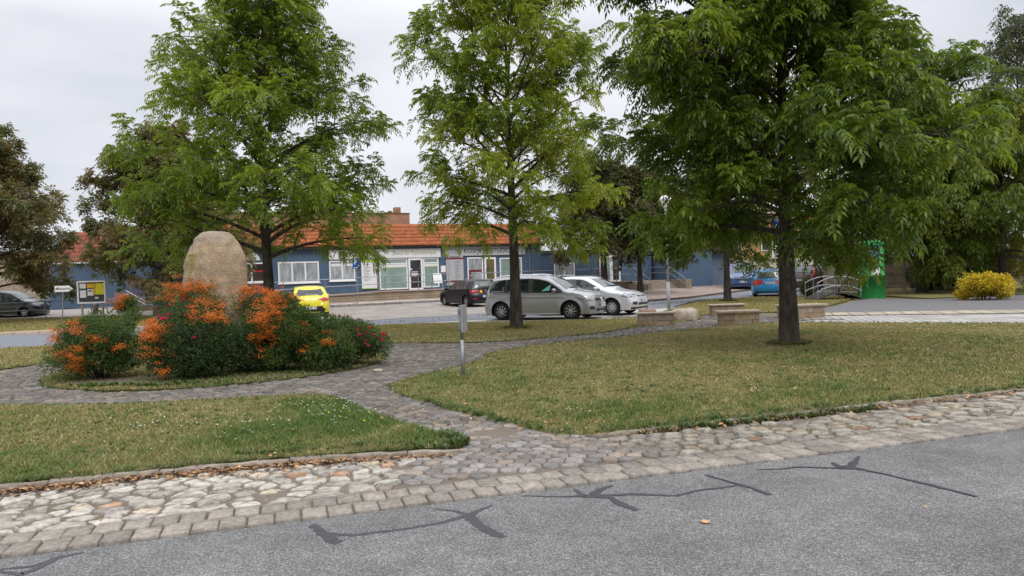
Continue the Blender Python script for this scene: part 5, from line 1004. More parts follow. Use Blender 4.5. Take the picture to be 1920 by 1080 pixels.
# notice board
nb_ = post_thing('notice_board', PX(172, 40), 40, 'glazed white framed notice board with yellow and white papers on two legs', 'notice board', rz=R_(3), z=0)
k_z = .12
for x in (-.55, .55): MB().box(x-.04, x+.04, -.04, .04, -.1, 1.0).build('leg', mat('leg_tan', (.35, .3, .22), rough=.7), nb_)
q = MB(); q.box(-.75, .75, -.09, .06, .78+k_z, .86+k_z).box(-.75, .75, -.09, .06, 1.92+k_z, 2.0+k_z).box(-.75, -.67, -.09, .06, .86+k_z, 1.92+k_z).box(.67, .75, -.09, .06, .86+k_z, 1.92+k_z); q.build('frame', WHITE, nb_)
bk = MB().box(-.67, .67, -.03, .03, .86+k_z, 1.92+k_z).build('back_panel', mat('dark_felt', (.045, .055, .055), rough=.6), nb_)
YL = mat('yellow_paper', (.75, .66, .03), rough=.7); OG = mat('orange_paper', (.75, .42, .02), rough=.7)
for (a, b, c, d, m_) in ((-.62, -.3, 1.6, 1.86, SIGN), (-.62, -.3, 1.1, 1.5, SIGN), (-.24, .18, 1.62, 1.84, OG), (-.22, .08, 1.2, 1.56, SIGN), (.10, .2, 1.25, 1.6, OG), (.21, .64, 1.25, 1.85, YL), (.16, .34, 1.02, 1.12, SIGN)):
    pg_ = MB().box(a, b, -.04, -.032, c+k_z, d+k_z).build('paper', m_, bk)
q = MB(); q.add([(-.08+.11*math.cos(a), -.043, 1.42+k_z+.09*math.sin(a)) for a in np.linspace(0, PI, 10)], [tuple(range(10))]); q.build('printed_picture', mat('grey_print2', (.12, .11, .11)), bk)
lt = empty('litter_bin', (PX(177, 39.3), 39.3, 0), 0, 'small grey metal litter bin under the notice board', 'bin'); MB().lathe([(0, .35), (.13, .35), (.15, .85), (.155, .87), (.12, .9), (.12, .88)], 16).build('body', METAL, lt, True); MB().tube([(0, 0, 0), (0, 0, .4)], .03).build('post', METAL, lt)
# railing at the left
rl = empty('railing', (-28, 42.2, 0), R_(2), 'long two bar metal railing at the left in front of the dark car', 'railing', 'metal railings of the left yard')
for z in (1.02, .55): MB().tube([(-8, 0, z-.04), (8.2, 0, z+.10)], .027).build('rail', METAL, rl)
for x in (-6.5, -3.9, -1.3, 1.3, 3.9, 6.5): MB().tube([(x, 0, -.1), (x, 0, 1.02+.008*x)], .027).build('post', METAL, rl)
# street lamp
lp = empty('street_lamp', (*G(1254, 580), .03), 0, 'slim white street lamp with a small square head on the far grass', 'lamp'); MB().tube([(0, 0, -.05), (0, 0, 1.1)], .07, 14).tube([(0, 0, 1.1), (0, 0, 4.15)], .05, 12).build('pole', mat('pale_pole', (.30, .31, .33), rough=.5), lp, True)
MB().lathe([(.05, 4.1), (.1, 4.15), (.2, 4.42), (.24, 4.45), (.24, 4.5), (.12, 4.62), (0, 4.64)], 18).build('lamp_head', WHITE, lp)
# sign pole beside the thick trunk
sp_ = empty('sign_post', (*G(1464, 599), .02), R_(-12), 'grey pole with small white timetable plates beside the large ash trunk', 'sign'); MB().tube([(0, 0, -.1), (0, 0, 3.1)], .035, 10).build('pole', METAL, sp_)
wp = MB().box(-.2, .06, -.06, -.036, 1.82, 2.34).build('sign_panel', SIGN, sp_); q = MB()
for k in range(4): MB().box(-.16, .02, -.064, -.06, 2.0+.07*k, 2.03+.07*k).build('printed_line', BLK, wp); MB().box(-.07, .06, -.066, -.06, 1.86, 1.95).build('printed_symbol', BLK, wp)
bp_ = MB().box(-.16, .04, -.06, -.036, 2.45, 2.95).build('sign_panel', mat('sign_cobalt', (.03, .06, .35), rough=.5), sp_); MB().box(-.13, .01, -.064, -.06, 2.62, 2.72).build('printed_stripe', mat('sign_red', (.5, .03, .05)), bp_); MB().box(-.13, .01, -.064, -.06, 2.76, 2.84).build('printed_stripe', SIGN, bp_)
# stone block benches
def bench(px, py, L, W, rz, label, hh=.42):
    x, y = G(px, py); b = empty('stone_bench', (x, y+W/2, 0), R_(rz), label, 'bench', 'stone block benches on the green'); q = MB()
    a = -L/2
    for r in range(2):
        s = -L/2+.02
        while s < L/2-.05:
            e = min(s+.28+.3*random.random(), L/2-.02); c = np.array(random.choice([(.36, .27, .17), (.32, .23, .14), (.30, .24, .18), (.27, .2, .13)]))*1.0
            j = random.random()*.015; q.box(s+.003, e-.003, -W/2+j, W/2-j, -.05+(.21*r if r else 0)+.0, .155+.2*r, c=tuple(c)); s = e
    q.build('block_courses', mat('sand_block', (.8, .8, .8), (1.2, 1.2, 1.2), 9, .9, .006, 50, attr=True), b, bevel=.008, attr=True)
    MB().box(-L/2-.05, L/2+.05, -W/2-.05, W/2+.05, .357, hh).build('seat_slab', mat('slab_stone', (.27, .225, .16), (.38, .32, .24), 6, .9, .004, 60), b, bevel=.012)
bench(1232, 612, 1.05, .45, -6, 'stone bench nearest the silver cars, left one of the four', .40)
bench(1389, 611, 1.1, .45, -3, 'sandstone block bench standing foremost in the middle, just left of the large trunk')
bench(1366, 593, 1.1, .45, -3, 'stone bench half hidden behind the foremost bench', .40)
bench(1508, 597, 1.35, .5, 8, 'longest stone bench, right of the large ash trunk', .42)
def rock(name, x, y, sx_, sy, sz, label, m, seed, z=0):
    n, k = 24, 12; V = []
    for j in range(k+1):
        for i in range(n):
            t = j/k*PI; a = i/n*2*PI; d = np.array([math.sin(t)*math.cos(a), math.sin(t)*math.sin(a), math.cos(t)]); d = np.sign(d)*np.abs(d)**.7; r = 1+.35*(float(vn(d[0]+seed, d[1], d[2], .7))-.5)+.12*(float(vn(d[0]+seed, d[1], d[2], .25))-.5); V.append(d*r*[sx_, sy, sz])
    i = np.arange(n); F = np.concatenate([np.column_stack([j*n+i, (j+1)*n+i, (j+1)*n+(i+1) % n, j*n+(i+1) % n]) for j in range(k)])
    o = npmesh(name, np.array(V), F, m, None); o.location = (x, y, z); tag(o, label, 'rock'); return o
RK = mat('pale_rock', (.24, .18, .13), (.50, .44, .37), 3.2, .9, .02, 14, detail=8)
rock('boulder', *G(1283, 601), .42, .35, .25, 'flat topped pale boulder lying between two stone benches', RK, 3, .14)
rock('boulder', *G(1214, 596), .3, .28, .2, 'small reddish boulder behind the left bench', mat('red_rock', (.2, .12, .09), (.30, .2, .15), 4, .9, .01, 20), 9, .12)
rock('field_stone', *G(708, 698), .09, .06, .03, 'single pale flat stone lying on the dark path right of the shrub bed', RK, 14, .03)
# advertising column
ac = empty('advertising_column', (PX(1633, 33.9), 33.9, 0), 0, 'green advertising column with torn white and blue posters behind leaves', 'column')
MB().lathe([(.58, -.05), (.58, 1.0), (.6, 1.0), (.6, 1.04), (.55, 1.06)], 40).build('lower_drum', mat('green_paint', (.012, .17, .035), (.03, .27, .06), 2.2, .5, .003, 20, ramp=(.4, .7)), ac, True)
MB().lathe([(.55, 1.05), (.55, 2.35)], 40).build('upper_drum', mat('poster_green', (.03, .32, .09), (.25, .45, .28), 2.3, .6, ramp=(.56, .62)), ac, True)
MB().lathe([(.55, 2.35), (.64, 2.36), (.64, 2.46), (.4, 2.62), (0, 2.66)], 40).build('cap', mat('green_cap', (.02, .2, .05)), ac, True)
def patch(a0, a1, z0, z1, m, nm='poster'):
    A = np.linspace(a0, a1, 8); MB().add([(.556*math.cos(a), .556*math.sin(a), z) for z in (z0, z1) for a in A], [(i, i+1, i+9, i+8) for i in range(7)]).build(nm, m, ac)
patch(-1.9, -1.35, 1.08, 1.4, SIGN); patch(-2.1, -1.35, 1.85, 2.33, mat('poster_blue', (.03, .22, .55), (.2, .45, .7), 7, .6, ramp=(.45, .6)))
# arched bridge
br = empty('footbridge', (PX(1572, 33.2), 33.2, 0), R_(0), 'small dark arched footbridge with curved grey railings beside the green column', 'bridge'); q = MB()
ax = np.linspace(-1.0, 1.0, 11); zc = lambda x: .28*(1-x*x)
q.add([(x, y, zc(x)+d) for d in (0, .07) for y in (-.1, 1.4) for x in ax], [(i, i+1, i+12, i+11) for i in range(10)]+[(22+i, 33+i, 34+i, 23+i) for i in range(10)]+[(i, 22+i, 23+i, i+1) for i in range(10)]+[(11+i, 12+i, 34+i, 33+i) for i in range(10)]); q.build('deck', mat('dark_timber', (.03, .025, .02), (.06, .05, .04), 8, .8), br)
for y in (-.05, 1.35):
    for h in (.78, .38): MB().tube([(x, y, zc(x)+h) for x in ax], .025).build('rail', METAL, br)
    for x in (-.98, -.6, -.1, .4, .95): MB().tube([(x, y, zc(x)-.05), (x, y, zc(x)+.78)], .02).build('post', METAL, br)
rb = empty('railing', (PX(1675, 37.5), 37.5, 0), R_(5), 'low metal railing right of the green column', 'railing')
for z in (.95, .5): MB().tube([(-1.1, 0, z+.1), (1.1, 0, z-.05)], .024).build('rail', METAL, rb)
for x in (-1.1, -.3, .5, 1.1): MB().tube([(x, 0, -.05), (x, 0, .98)], .022).build('post', METAL, rb)
tb2 = empty('litter_bin', (PX(1713, 38), 38, 0), 0, 'rusty brown litter bin beside the thick dark trunk', 'bin'); MB().lathe([(0, .25), (.17, .25), (.19, .95), (.17, .95), (.16, .9)], 16).build('body', mat('rust', (.12, .055, .03), (.2, .09, .05), 7, .8), tb2, True); MB().tube([(0, .2, 0), (0, .2, 1.0)], .03).build('post', METAL, tb2)
pl_ = post_thing('bollard_post', PX(1695, 37), 37, 'tall thin wooden post left of the rusty bin', 'post'); MB().tube([(0, 0, -.05), (0, 0, 1.5)], .07, 10).build('shaft', mat('grey_wood', (.17, .15, .13), (.25, .22, .19), 9, .9), pl_); MB().lathe([(.07, 1.5), (.05, 1.55), (0, 1.56)], 10).build('top', MATS['grey_wood'], pl_)
# bicycles
def bicycle(x, y, z, rz, label, c):
    b = empty('bicycle', (x, y, z), rz, label, 'bicycle', 'bicycles parked by the buildings'); fm = mat('bike_'+label.split()[0], c, rough=.4)
    for wx in (-.52, .52):
        q = MB(); pts = [(wx+.33*math.cos(a), 0, .34+.33*math.sin(a)) for a in np.linspace(0, 2*PI, 25)]; q.tube(pts, .018, 6, False); wo_ = q.build('wheel', DARK, b)
        q = MB(); [q.tube([(wx, 0, .34), (wx+.32*math.cos(a), 0, .34+.32*math.sin(a))], .004, 3) for a in np.linspace(0, 2*PI, 12, endpoint=False)]; q.build('spokes', METAL, wo_)
    q = MB(); P = dict(r=(-.52, 0, .34), bb=(-.05, 0, .3), st=(-.2, 0, .85), hd=(.33, 0, .82), fr=(.52, 0, .34), hb=(.3, 0, .95))
    for a_, b_ in (('r', 'bb'), ('bb', 'st'), ('r', 'st'), ('bb', 'hd'), ('st', 'hd'), ('hd', 'fr'), ('hd', 'hb')): q.tube([P[a_], P[b_]], .017, 6)
    q.build('frame', fm, b); MB().tube([(.2, -.27, .98), (.33, -.1, 1.0), (.33, .1, 1.0), (.2, .27, .98)], .014, 6).build('handlebar', METAL, b); MB().box(-.34, -.08, -.07, .07, .87, .93).build('saddle', DARK, b, bevel=.03)
bicycle(-22.6, 49.2, tz(-22.6, 49.2), R_(8), 'dark bicycle leaning by the blue house near the red railing', (.06, .015, .015))
p = FB(-.9, 1.1, .78); bicycle(p[0], p[1], .76, FY, 'black bicycle parked on the ramp below the red lit window', (.02, .02, .02))
p = FB(22.6, 1.0, .92); bicycle(p[0], p[1], .93, FY, 'brown bicycle on the terrace between the two dark rowan trunks', (.14, .07, .03))

# ------------------------------------------------------------------ cars
def crs(P, n=6):                                     # catmull-rom through the points (open)
    P = np.array(P, float); Q = np.vstack([2*P[0]-P[1], P, 2*P[-1]-P[-2]]); out = []
    for i in range(1, len(Q)-2):
        a, b, c, d = Q[i-1:i+3]
        for t in np.linspace(0, 1, n, endpoint=False): out.append(.5*((2*b)+(c-a)*t+(2*a-5*b+4*c-d)*t*t+(3*b-a-3*c+d)*t**3))
    out.append(Q[-2]); return np.array(out)
TYRE = mat('tyre', (.018, .018, .018), rough=.85); PLASTIC = mat('black_plastic', (.025, .025, .027), rough=.5); CGLASS = mat('car_glass', (.012, .017, .018), rough=.03, spec=.9); CGLASS2 = mat('car_glass_pale', (.09, .115, .115), (.03, .04, .04), 1.4, .04, spec=.9)
LENS = mat('headlight_lens', (.42, .44, .47), (.12, .12, .13), 22, .08, spec=.9); REDL = mat('tail_lamp_red', (.42, .012, .018), rough=.12, spec=.8); RIM = mat('alloy', (.42, .42, .44), rough=.35, metal=.7); CHROME = mat('chrome', (.6, .6, .62), rough=.15, metal=1); PLATE = mat('plate_white', (.66, .66, .64), rough=.5); PBLUE = mat('plate_blue', (.02, .08, .4), rough=.5)
def paint(name, c, metal=.0, rough=.3): return mat(name, c, rough=rough, metal=metal, coat=.8, spec=.5)
def car(name, x, y, yaw, label, pm, top, belt, W, wb, wr, wheels_x, windows, cat='car', front=None, rear=None, rim=('five', RIM), glass=CGLASS, z=None, sill=.2, arch=.045, tumble=.20, scale=1., plate='', extra=None, group='parked cars', bulge=.13, wscreen=None, rscreen=None, mirror=None, rails=False, clad=False, roof_m=None, handles=True):
    H = max(p[1] for p in top)
    root = empty(name, (x, y, (tz(x, y)+.012) if z is None else z), yaw, label, cat, group, scale)
    C = crs(top, 5); d = np.gradient(C, axis=0); nrm = np.column_stack([-d[:, 1], d[:, 0]]); nrm /= np.linalg.norm(nrm, axis=1)[:, None]
    # profile runs rear-bottom -> over the roof -> front-bottom: outward normal is to the left of travel
    k = np.abs(nrm[:, 0])*bulge+np.abs(nrm[:, 1])*.035; E = C-nrm*k[:, None]
    # outline with wheel arches, front bottom back to rear bottom
    R_a = wr+arch; bot = []
    for wx in sorted(wheels_x, reverse=True):
        a0 = math.asin(min(1, (wr-sill)/R_a)); A = np.linspace(-a0, PI+a0, 22); bot += [(wx+R_a*math.cos(a), wr+R_a*math.sin(a)) for a in A]
    E[0, 1] = sill; E[-1, 1] = sill
    poly = list(map(tuple, E))+bot
    # clean: E goes rear->front (top), bot goes front->rear
    V2, F2 = cdt(poly, .055); Et = E
    beltz = lambda xx: belt[0]+(belt[1]-belt[0])*(np.asarray(xx)+1.5)/3.0
    def halfw(xx, zz):
        xx = np.asarray(xx, float); zz = np.asarray(zz, float); bz = beltz(xx); y_ = W/2*(1-.028*np.clip((zz-.62)/.45, -1, 1)**2)
        up = np.clip((zz-bz)/(H-bz), 0, 1.2); y_ = y_-np.where(zz > bz, tumble*up**1.25+.02*np.clip(up*8, 0, 1), 0)
        y_ = y_+.012*np.exp(-((zz-(bz-.12))/.03)**2)
        xf, xr = C[:, 0].max(), C[:, 0].min(); y_ = y_-.13*np.clip((xx-(xf-.75))/.75, 0, 1)**2-.09*np.clip(((xr+.6)-xx)/.6, 0, 1)**2
        for wx in wheels_x: rr = np.hypot(xx-wx, zz-wr); y_ = y_+.02*np.exp(-((rr-R_a-.02)/.045)**2)
        return y_
    dist = np.min(np.hypot(V2[:, None, 0]-Et[None, :, 0], V2[:, None, 1]-Et[None, :, 1]), axis=1)
    yy = halfw(V2[:, 0], V2[:, 1])-.06*(1-np.clip(dist/.11, 0, 1))**2
    V = []; F = []
    for s in (1, -1):
        k0 = len(V); V += [(a[0], s*b, a[1]) for a, b in zip(V2, yy)]
        for f in F2:
            a, b, c_ = [V2[i] for i in f[:3]]; ccw = (b[0]-a[0])*(c_[1]-a[1])-(b[1]-a[1])*(c_[0]-a[0]) > 0
            g = list(f) if (ccw != (s == 1)) else list(f)[::-1]; F.append(tuple(k0+i for i in g))
    ye = halfw(E[:, 0], E[:, 1])-.06; ns = 9; S_ = np.linspace(-1, 1, 2*ns+1); k0 = len(V); m = len(C)
    for s in S_:
        q = C+(E-C)*(abs(s)**2.4); V += [(q[i, 0], s*ye[i], q[i, 1]) for i in range(m)]
    for j in range(2*ns):
        for i in range(m-1): a = k0+j*m+i; F.append((a, a+1, a+m+1, a+m))
    me = bpy.data.meshes.new('body'); me.from_pydata(V, [], F); me.update()
    import bmesh
    bm = bmesh.new(); bm.from_mesh(me); bmesh.ops.remove_doubles(bm, verts=bm.verts, dist=.004); bmesh.ops.recalc_face_normals(bm, faces=bm.faces); bm.to_mesh(me); bm.free()
    body = link('body', me, pm, root, True); bv = BVHTree.FromPolygons([v.co.copy() for v in me.vertices], [tuple(p.vertices) for p in me.polygons])
    def decal(nm, P2, view, m_, off=.006, side=1, step=.06, parent=root, sm=True):
        if len(P2) < 3: return None
        A, Fq = cdt(P2, step); VV = []
        for a, b in A:
            if view == 'side': o_, dr_ = (a, side*3, b), (0, -side, 0)
            elif view == 'front': o_, dr_ = (5, a, b), (-1, 0, 0)
            elif view == 'rear': o_, dr_ = (-5, a, b), (1, 0, 0)
            else: o_, dr_ = (a, b, 5), (0, 0, -1)
            h = bv.ray_cast(Vector(o_), Vector(dr_))
            if h[0] is None: h = bv.find_nearest(Vector((a, side*W/2, b)) if view == 'side' else Vector(o_))
            nn_ = h[1]; 
            if nn_.dot(Vector(dr_)) > 0: nn_ = -nn_
            VV.append(tuple(h[0]+(nn_*.6-Vector(dr_)*.4)*off))
        flip = (view == 'side' and side == 1) or view == 'rear'
        o = MB().add(VV, [tuple(f)[::-1] if flip else tuple(f) for f in Fq]).build(nm, m_, parent, sm); return o
    # side glass: list of (x_rear, x_front) panes between belt and roof line
    ztop = lambda xx: float(np.interp(xx, *zip(*sorted([(e[0], e[1]) for e in E if e[1] > beltz(e[0])+.02]))))
    wa, wz = windows['x'], windows.get('panes')
    for s in (1, -1):
        pn_ = []; xs = np.linspace(wa[0], wa[1], 34); tops = [(xx, ztop(xx)-windows.get('gap', .085)) for xx in xs]; tops = [(a, b) for a, b in tops if b > beltz(a)+.035]
        if len(tops) < 3: continue
        blk = [(a, float(beltz(a))) for a in np.linspace(tops[0][0], tops[-1][0], 12)]+tops[::-1]
        decal('window_frame', [(a+.0, b) for a, b in blk], 'side', PLASTIC, .004, s)
        for (x0, x1) in wz:
            tp_ = [(a, b-.022) for a, b in tops if x0 < a < x1]; 
            if len(tp_) < 2: continue
            bt = [(a, float(beltz(a))+.022) for a in np.linspace(tp_[0][0], tp_[-1][0], 6)]; tp_ = [(a, b) for a, b in tp_ if b > beltz(a)+.04]
            if len(tp_) < 2: continue
            lo_, hi_ = tp_[0][0], tp_[-1][0]; bt = [(a, b) for a, b in bt if lo_-.001 <= a <= hi_+.06]
            decal('side_window', bt+tp_[::-1], 'side', glass, .009, s)
        # door seams and handles
        for xx in windows.get('seams', ()):
            zt = float(beltz(xx))-.0; decal('door_seam', [(xx-.006, .3), (xx+.006, .3), (xx+.006, zt), (xx-.006, zt)], 'side', PLASTIC, .003, s, .2)
        if handles:
            for xx in windows.get('handles', ()):
                zz = float(beltz(xx))-.13; h = bv.ray_cast(Vector((xx, s*3, zz)), Vector((0, -s, 0)))
                if h[0]: MB().box(-.09, .09, -.012, .022, -.015, .015).build('door_handle', pm, root, bevel=.008).location = (xx, h[0].y+s*.008, zz)
        if clad: decal('cladding', [(wheels_x[1]+R_a+.02, sill+.01), (wheels_x[0]-R_a-.02, sill+.01), (wheels_x[0]-R_a-.02, sill+.13), (wheels_x[1]+R_a+.02, sill+.13)], 'side', PLASTIC, .008, s, .2)
        mx_, mz = mirror or (wa[1]-.32, float(beltz(wa[1]))+.06); h = bv.ray_cast(Vector((mx_, s*3, mz-.02)), Vector((0, -s, 0)))
        if h[0]:
            mo = MB().lathe([(0, -.075), (.055, -.07), (.085, -.03), (.095, .02), (.08, .055), (0, .07)], 14).build('mirror', pm, root, True); mo.scale = (.8, 1.25, .95); mo.location = (mx_, h[0].y+s*.13, mz); MB().box(-.03, .03, -.12, .0, -.09, -.05).build('mirror_arm', PLASTIC, mo).location = (0, -s*.03 if s > 0 else .09, .03)
        if rails:
            xr_ = np.linspace(wa[0]+.25, wa[1]-1.0, 8); MB().tube([(a, s*(float(halfw(a, ztop(a)))-.09), ztop(a)+.055) for a in xr_], .018, 6).build('roof_rail', CHROME, root)
    def sym(P2): return [(-a, b) for a, b in P2][::-1]
    for (nm, view, P2, m_, mir) in (front or [])+(rear or []):
        off = .012 if nm in ('headlight', 'tail_light', 'licence_plate', 'badge', 'fog_light') else .008
        if view == 'side': [decal(nm, P2, 'side', m_, off, s) for s in (1, -1)]
        else:
            decal(nm, P2, view, m_, off)
            if mir: decal(nm, sym(P2), view, m_, off)
    # underside, wheel wells, wheels
    xf, xr = C[:, 0].max()-.12, C[:, 0].min()+.12
    MB().box(xr, xf, -W/2+.26, W/2-.26, sill-.02, .62).build('underbody', DARK, root)
    q = MB()
    for wx in wheels_x:
        for s in (1, -1):
            yo = float(halfw(wx, wr+R_a))-.055; A = np.linspace(-.5, PI+.5, 18); P = [(wx+(R_a+.004)*math.cos(a), s*yo, wr+(R_a+.004)*math.sin(a)) for a in A]+[(wx+(R_a+.004)*math.cos(a), s*(yo-.26), wr+(R_a+.004)*math.sin(a)) for a in A]
            q.add(P, [(i, i+1, i+19, i+18) for i in range(17)])
    q.build('wheel_liner', DARK, root)
    tw = .205
    for wx in wheels_x:
        for s in (1, -1):
            yc = s*(float(halfw(wx, wr))-.035-tw/2); M = lambda a, b, c_, s=s: (a, s*c_, b)
            wh = MB().lathe([(wr*.62, tw*.5), (wr*.68, tw*.52), (wr*.9, tw*.5), (wr*.985, tw*.36), (wr, tw*.2), (wr, -tw*.2), (wr*.985, -tw*.4), (wr*.9, -tw*.5), (wr*.6, -tw*.5)], 36, M).build('wheel', TYRE, root, True); wh.location = (wx, yc, wr)
            rq = MB(); rr_o = wr*.665; rq.lathe([(rr_o, tw*.5), (rr_o*.93, tw*.46), (rr_o*.93, tw*.05)], 36, M)
            if rim[0] == 'cover':
                rq.lathe([(rr_o*.93, tw*.38), (rr_o*.5, tw*.50), (.05, tw*.48), (0, tw*.5)], 28, M)
            else:
                ns_ = {'five': 5, 'ten': 9, 'seven': 7}[rim[0]]; wdt = {5: .05, 9: .022, 7: .035}[ns_]; twist = .35 if ns_ == 9 else 0
                for kk in range(ns_):
                    a = kk*2*PI/ns_+.3; dvec = lambda t: np.array([math.cos(t), math.sin(t)]); P = []
                    for (r_, ww, dp, tt) in ((.035, wdt*.8, tw*.46, a), (rr_o*.55, wdt*.75, tw*.48, a+twist*.4), (rr_o*.95, wdt*1.25, tw*.42, a+twist)):
                        c_ = dvec(tt)*r_; n_2 = np.array([-math.sin(tt), math.cos(tt)])*ww; P += [M(*(c_+n_2), dp), M(*(c_-n_2), dp), M(*(c_+n_2*.8), dp-.035), M(*(c_-n_2*.8), dp-.035)]
                    rq.add(P, [(0, 1, 5, 4), (4, 5, 9, 8), (0, 4, 6, 2), (4, 8, 10, 6), (1, 3, 7, 5), (5, 7, 11, 9)])
                rq.lathe([(.06, tw*.42), (.055, tw*.49), (0, tw*.5)], 16, M)
            rq.build('rim', rim[1], wh); dk = MB().lathe([(rr_o*.92, tw*.12), (0, tw*.12)], 24, M).build('brake_disc', DARK, wh)
            if rim[0] == 'cover':
                sl_ = MB()
                for kk in range(8): a = kk*PI/4; sl_.add([M((rr_o*.5)*math.cos(a-.08), (rr_o*.5)*math.sin(a-.08), tw*.505), M((rr_o*.85)*math.cos(a-.16), (rr_o*.85)*math.sin(a-.16), tw*.445), M((rr_o*.85)*math.cos(a+.16), (rr_o*.85)*math.sin(a+.16), tw*.445), M((rr_o*.5)*math.cos(a+.08), (rr_o*.5)*math.sin(a+.08), tw*.505)], [(0, 1, 2, 3)])
                sl_.build('cover_slots', DARK, wh)
    return root, decal, bv, body
def plate_at(root, bv, view, zc, txt, w_=.52, tilt=0):
    o_, dr_ = ((5, 0, zc), (-1, 0, 0)) if view == 'front' else ((-5, 0, zc), (1, 0, 0)); h = bv.ray_cast(Vector(o_), Vector(dr_)); sx_ = 1 if view == 'front' else -1; xx = h[0].x+sx_*.015
    p_ = MB().box(-.006, .006, -w_/2, w_/2, -.057, .057).build('licence_plate', PLATE, root); p_.location = (xx, 0, zc); yb = -w_/2 if view == 'front' else w_/2
    MB().box(-.008, .008, min(yb, yb-np.sign(yb)*.05), max(yb, yb-np.sign(yb)*.05), -.056, .056).build('plate_band', PBLUE, p_)
    if txt: text('plate_text', txt, .1, BLK, p_, lambda x, y, d: (sx_*(.0075+d), sx_*(x+.02), y), .001)
def badge(root, bv, view, zc, r, kind):
    o_, dr_ = ((5, 0, zc), (-1, 0, 0)) if view == 'front' else ((-5, 0, zc), (1, 0, 0)); h = bv.ray_cast(Vector(o_), Vector(dr_)); s = 1 if view == 'front' else -1; xx = h[0].x+s*.02; q = MB()
    if kind == 'ring':
        q.tube([(0, r*math.cos(a), r*math.sin(a)) for a in np.linspace(0, 2*PI, 25)], r*.13, 6, False)
        for P in ([(-.6, .75), (-.25, .05), (0, .5), (.25, .05), (.6, .75)], [(-.85, .35), (-.4, -.75), (0, -.1), (.4, -.75), (.85, .35)]): q.tube([(0, a*r, b*r) for a, b in P], r*.1, 4)
    elif kind == 'diamond': q.tube([(0, a*r*.62, b*r) for a, b in ((0, 1), (1, 0), (0, -1), (-1, 0), (0, 1))], r*.16, 6, False)
    else: q.tube([(0, r*1.5*math.cos(a), r*.6*math.sin(a)) for a in np.linspace(0, 2*PI, 25)], r*.12, 6, False); q.box(-.004, .002, -r*.9, r*.9, -r*.15, r*.15)
    q.build('badge', CHROME, root).location = (xx, 0, zc)
ell = lambda cx, cz, a, b, n=14: [(cx+a*math.cos(t), cz+b*math.sin(t)) for t in np.linspace(0, 2*PI, n, endpoint=False)]
SILV = paint('silver_warm', (.35, .355, .36), .55, .3); SILV2 = paint('silver_cool', (.60, .61, .63), .3, .3); BLKP = mat('black_violet_paint', (.006, .005, .008), rough=.35, coat=.25, spec=.25); YELP = paint('yellow_paint', (.68, .60, .015)); NAVY = paint('navy_paint', (.02, .035, .075)); AZUR = paint('azure_paint', (.015, .24, .58)); MBLU = paint('mid_blue_paint', (.035, .075, .2)); MAROON = paint('maroon_paint', (.06, .012, .014)); GREYB = paint('grey_blue_paint', (.16, .2, .26)); ANTH = paint('anthracite_paint', (.018, .019, .026))
# --- silver van-like hatchback (nearest)
top_mpv = [(-2.12, .2), (-2.17, .38), (-2.16, .62), (-2.10, .80), (-2.07, 1.0), (-1.98, 1.22), (-1.86, 1.43), (-1.72, 1.53), (-1.2, 1.575), (-.5, 1.59), (.1, 1.565), (.55, 1.47), (.95, 1.25), (1.25, 1.07), (1.5, 1.01), (1.85, .92), (2.06, .80), (2.14, .62), (2.17, .42), (2.13, .2)]
sv, dec, bv, bdy = car('parked_car', 1.17, 26.62, R_(-26), 'warm silver tall hatchback car, nearest of the two silver cars, behind the tree trunk', SILV, top_mpv, (.99, .935), 1.81, 2.69, .328, (1.32, -1.34),
    dict(x=(-2.0, 1.33), panes=((-1.72, -1.18), (-1.12, -.22), (-.14, .83), (.88, 1.3)), seams=(-1.15, -.18, .92), handles=(-.42, -.95+.0)), rim=('ten', RIM), rails=True, glass=CGLASS, mirror=(.78, 1.03),
    front=[('headlight', 'side', [(1.58, .74), (2.02, .62), (2.09, .70), (2.0, .79), (1.62, .83)], LENS, 0), ('headlight', 'front', [(.48, .64), (.8, .66), (.86, .78), (.5, .74)], LENS, 1), ('grille', 'front', [(-.47, .62), (.47, .62), (.49, .75), (-.49, .75)], PLASTIC, 0), ('grille_bar', 'front', [(-.47, .66), (.47, .66), (.47, .675), (-.47, .675)], CHROME, 0), ('grille_bar', 'front', [(-.47, .705), (.47, .705), (.48, .718), (-.48, .718)], CHROME, 0),
           ('lower_grille', 'front', [(-.42, .27), (.42, .27), (.5, .39), (-.5, .39)], PLASTIC, 0), ('fog_light', 'front', [(.58, .34), (.8, .36), (.78, .47), (.62, .46)], PLASTIC, 1), ('chrome_strip', 'front', [(-.62, .235), (.62, .235), (.66, .255), (-.66, .255)], CHROME, 0),
           ('windscreen', 'front', [(-.70, 1.06), (.70, 1.06), (.56, 1.49), (-.56, 1.49)], CGLASS2, 0), ('tail_light', 'side', [(-2.12, .83), (-1.93, .84), (-1.98, .99), (-2.10, .97)], REDL, 0), ('sill_strip', 'side', [(-.95, .26), (.9, .26), (.9, .275), (-.95, .275)], CHROME, 0)],
    rear=[('rear_window', 'rear', [(-.6, 1.05), (.6, 1.05), (.5, 1.42), (-.5, 1.42)], CGLASS, 0), ('tail_light', 'rear', [(.45, .83), (.82, .83), (.8, .98), (.5, .97)], REDL, 1)])
plate_at(sv, bv, 'front', .50, 'SLB MI 17'); badge(sv, bv, 'front', .69, .065, 'ring')
dec('sun_shade', [(.25, 1.0), (.55, 1.03), (.62, 1.28)], 'side', mat('teal_shade', (.12, .42, .36)), .012, -1)
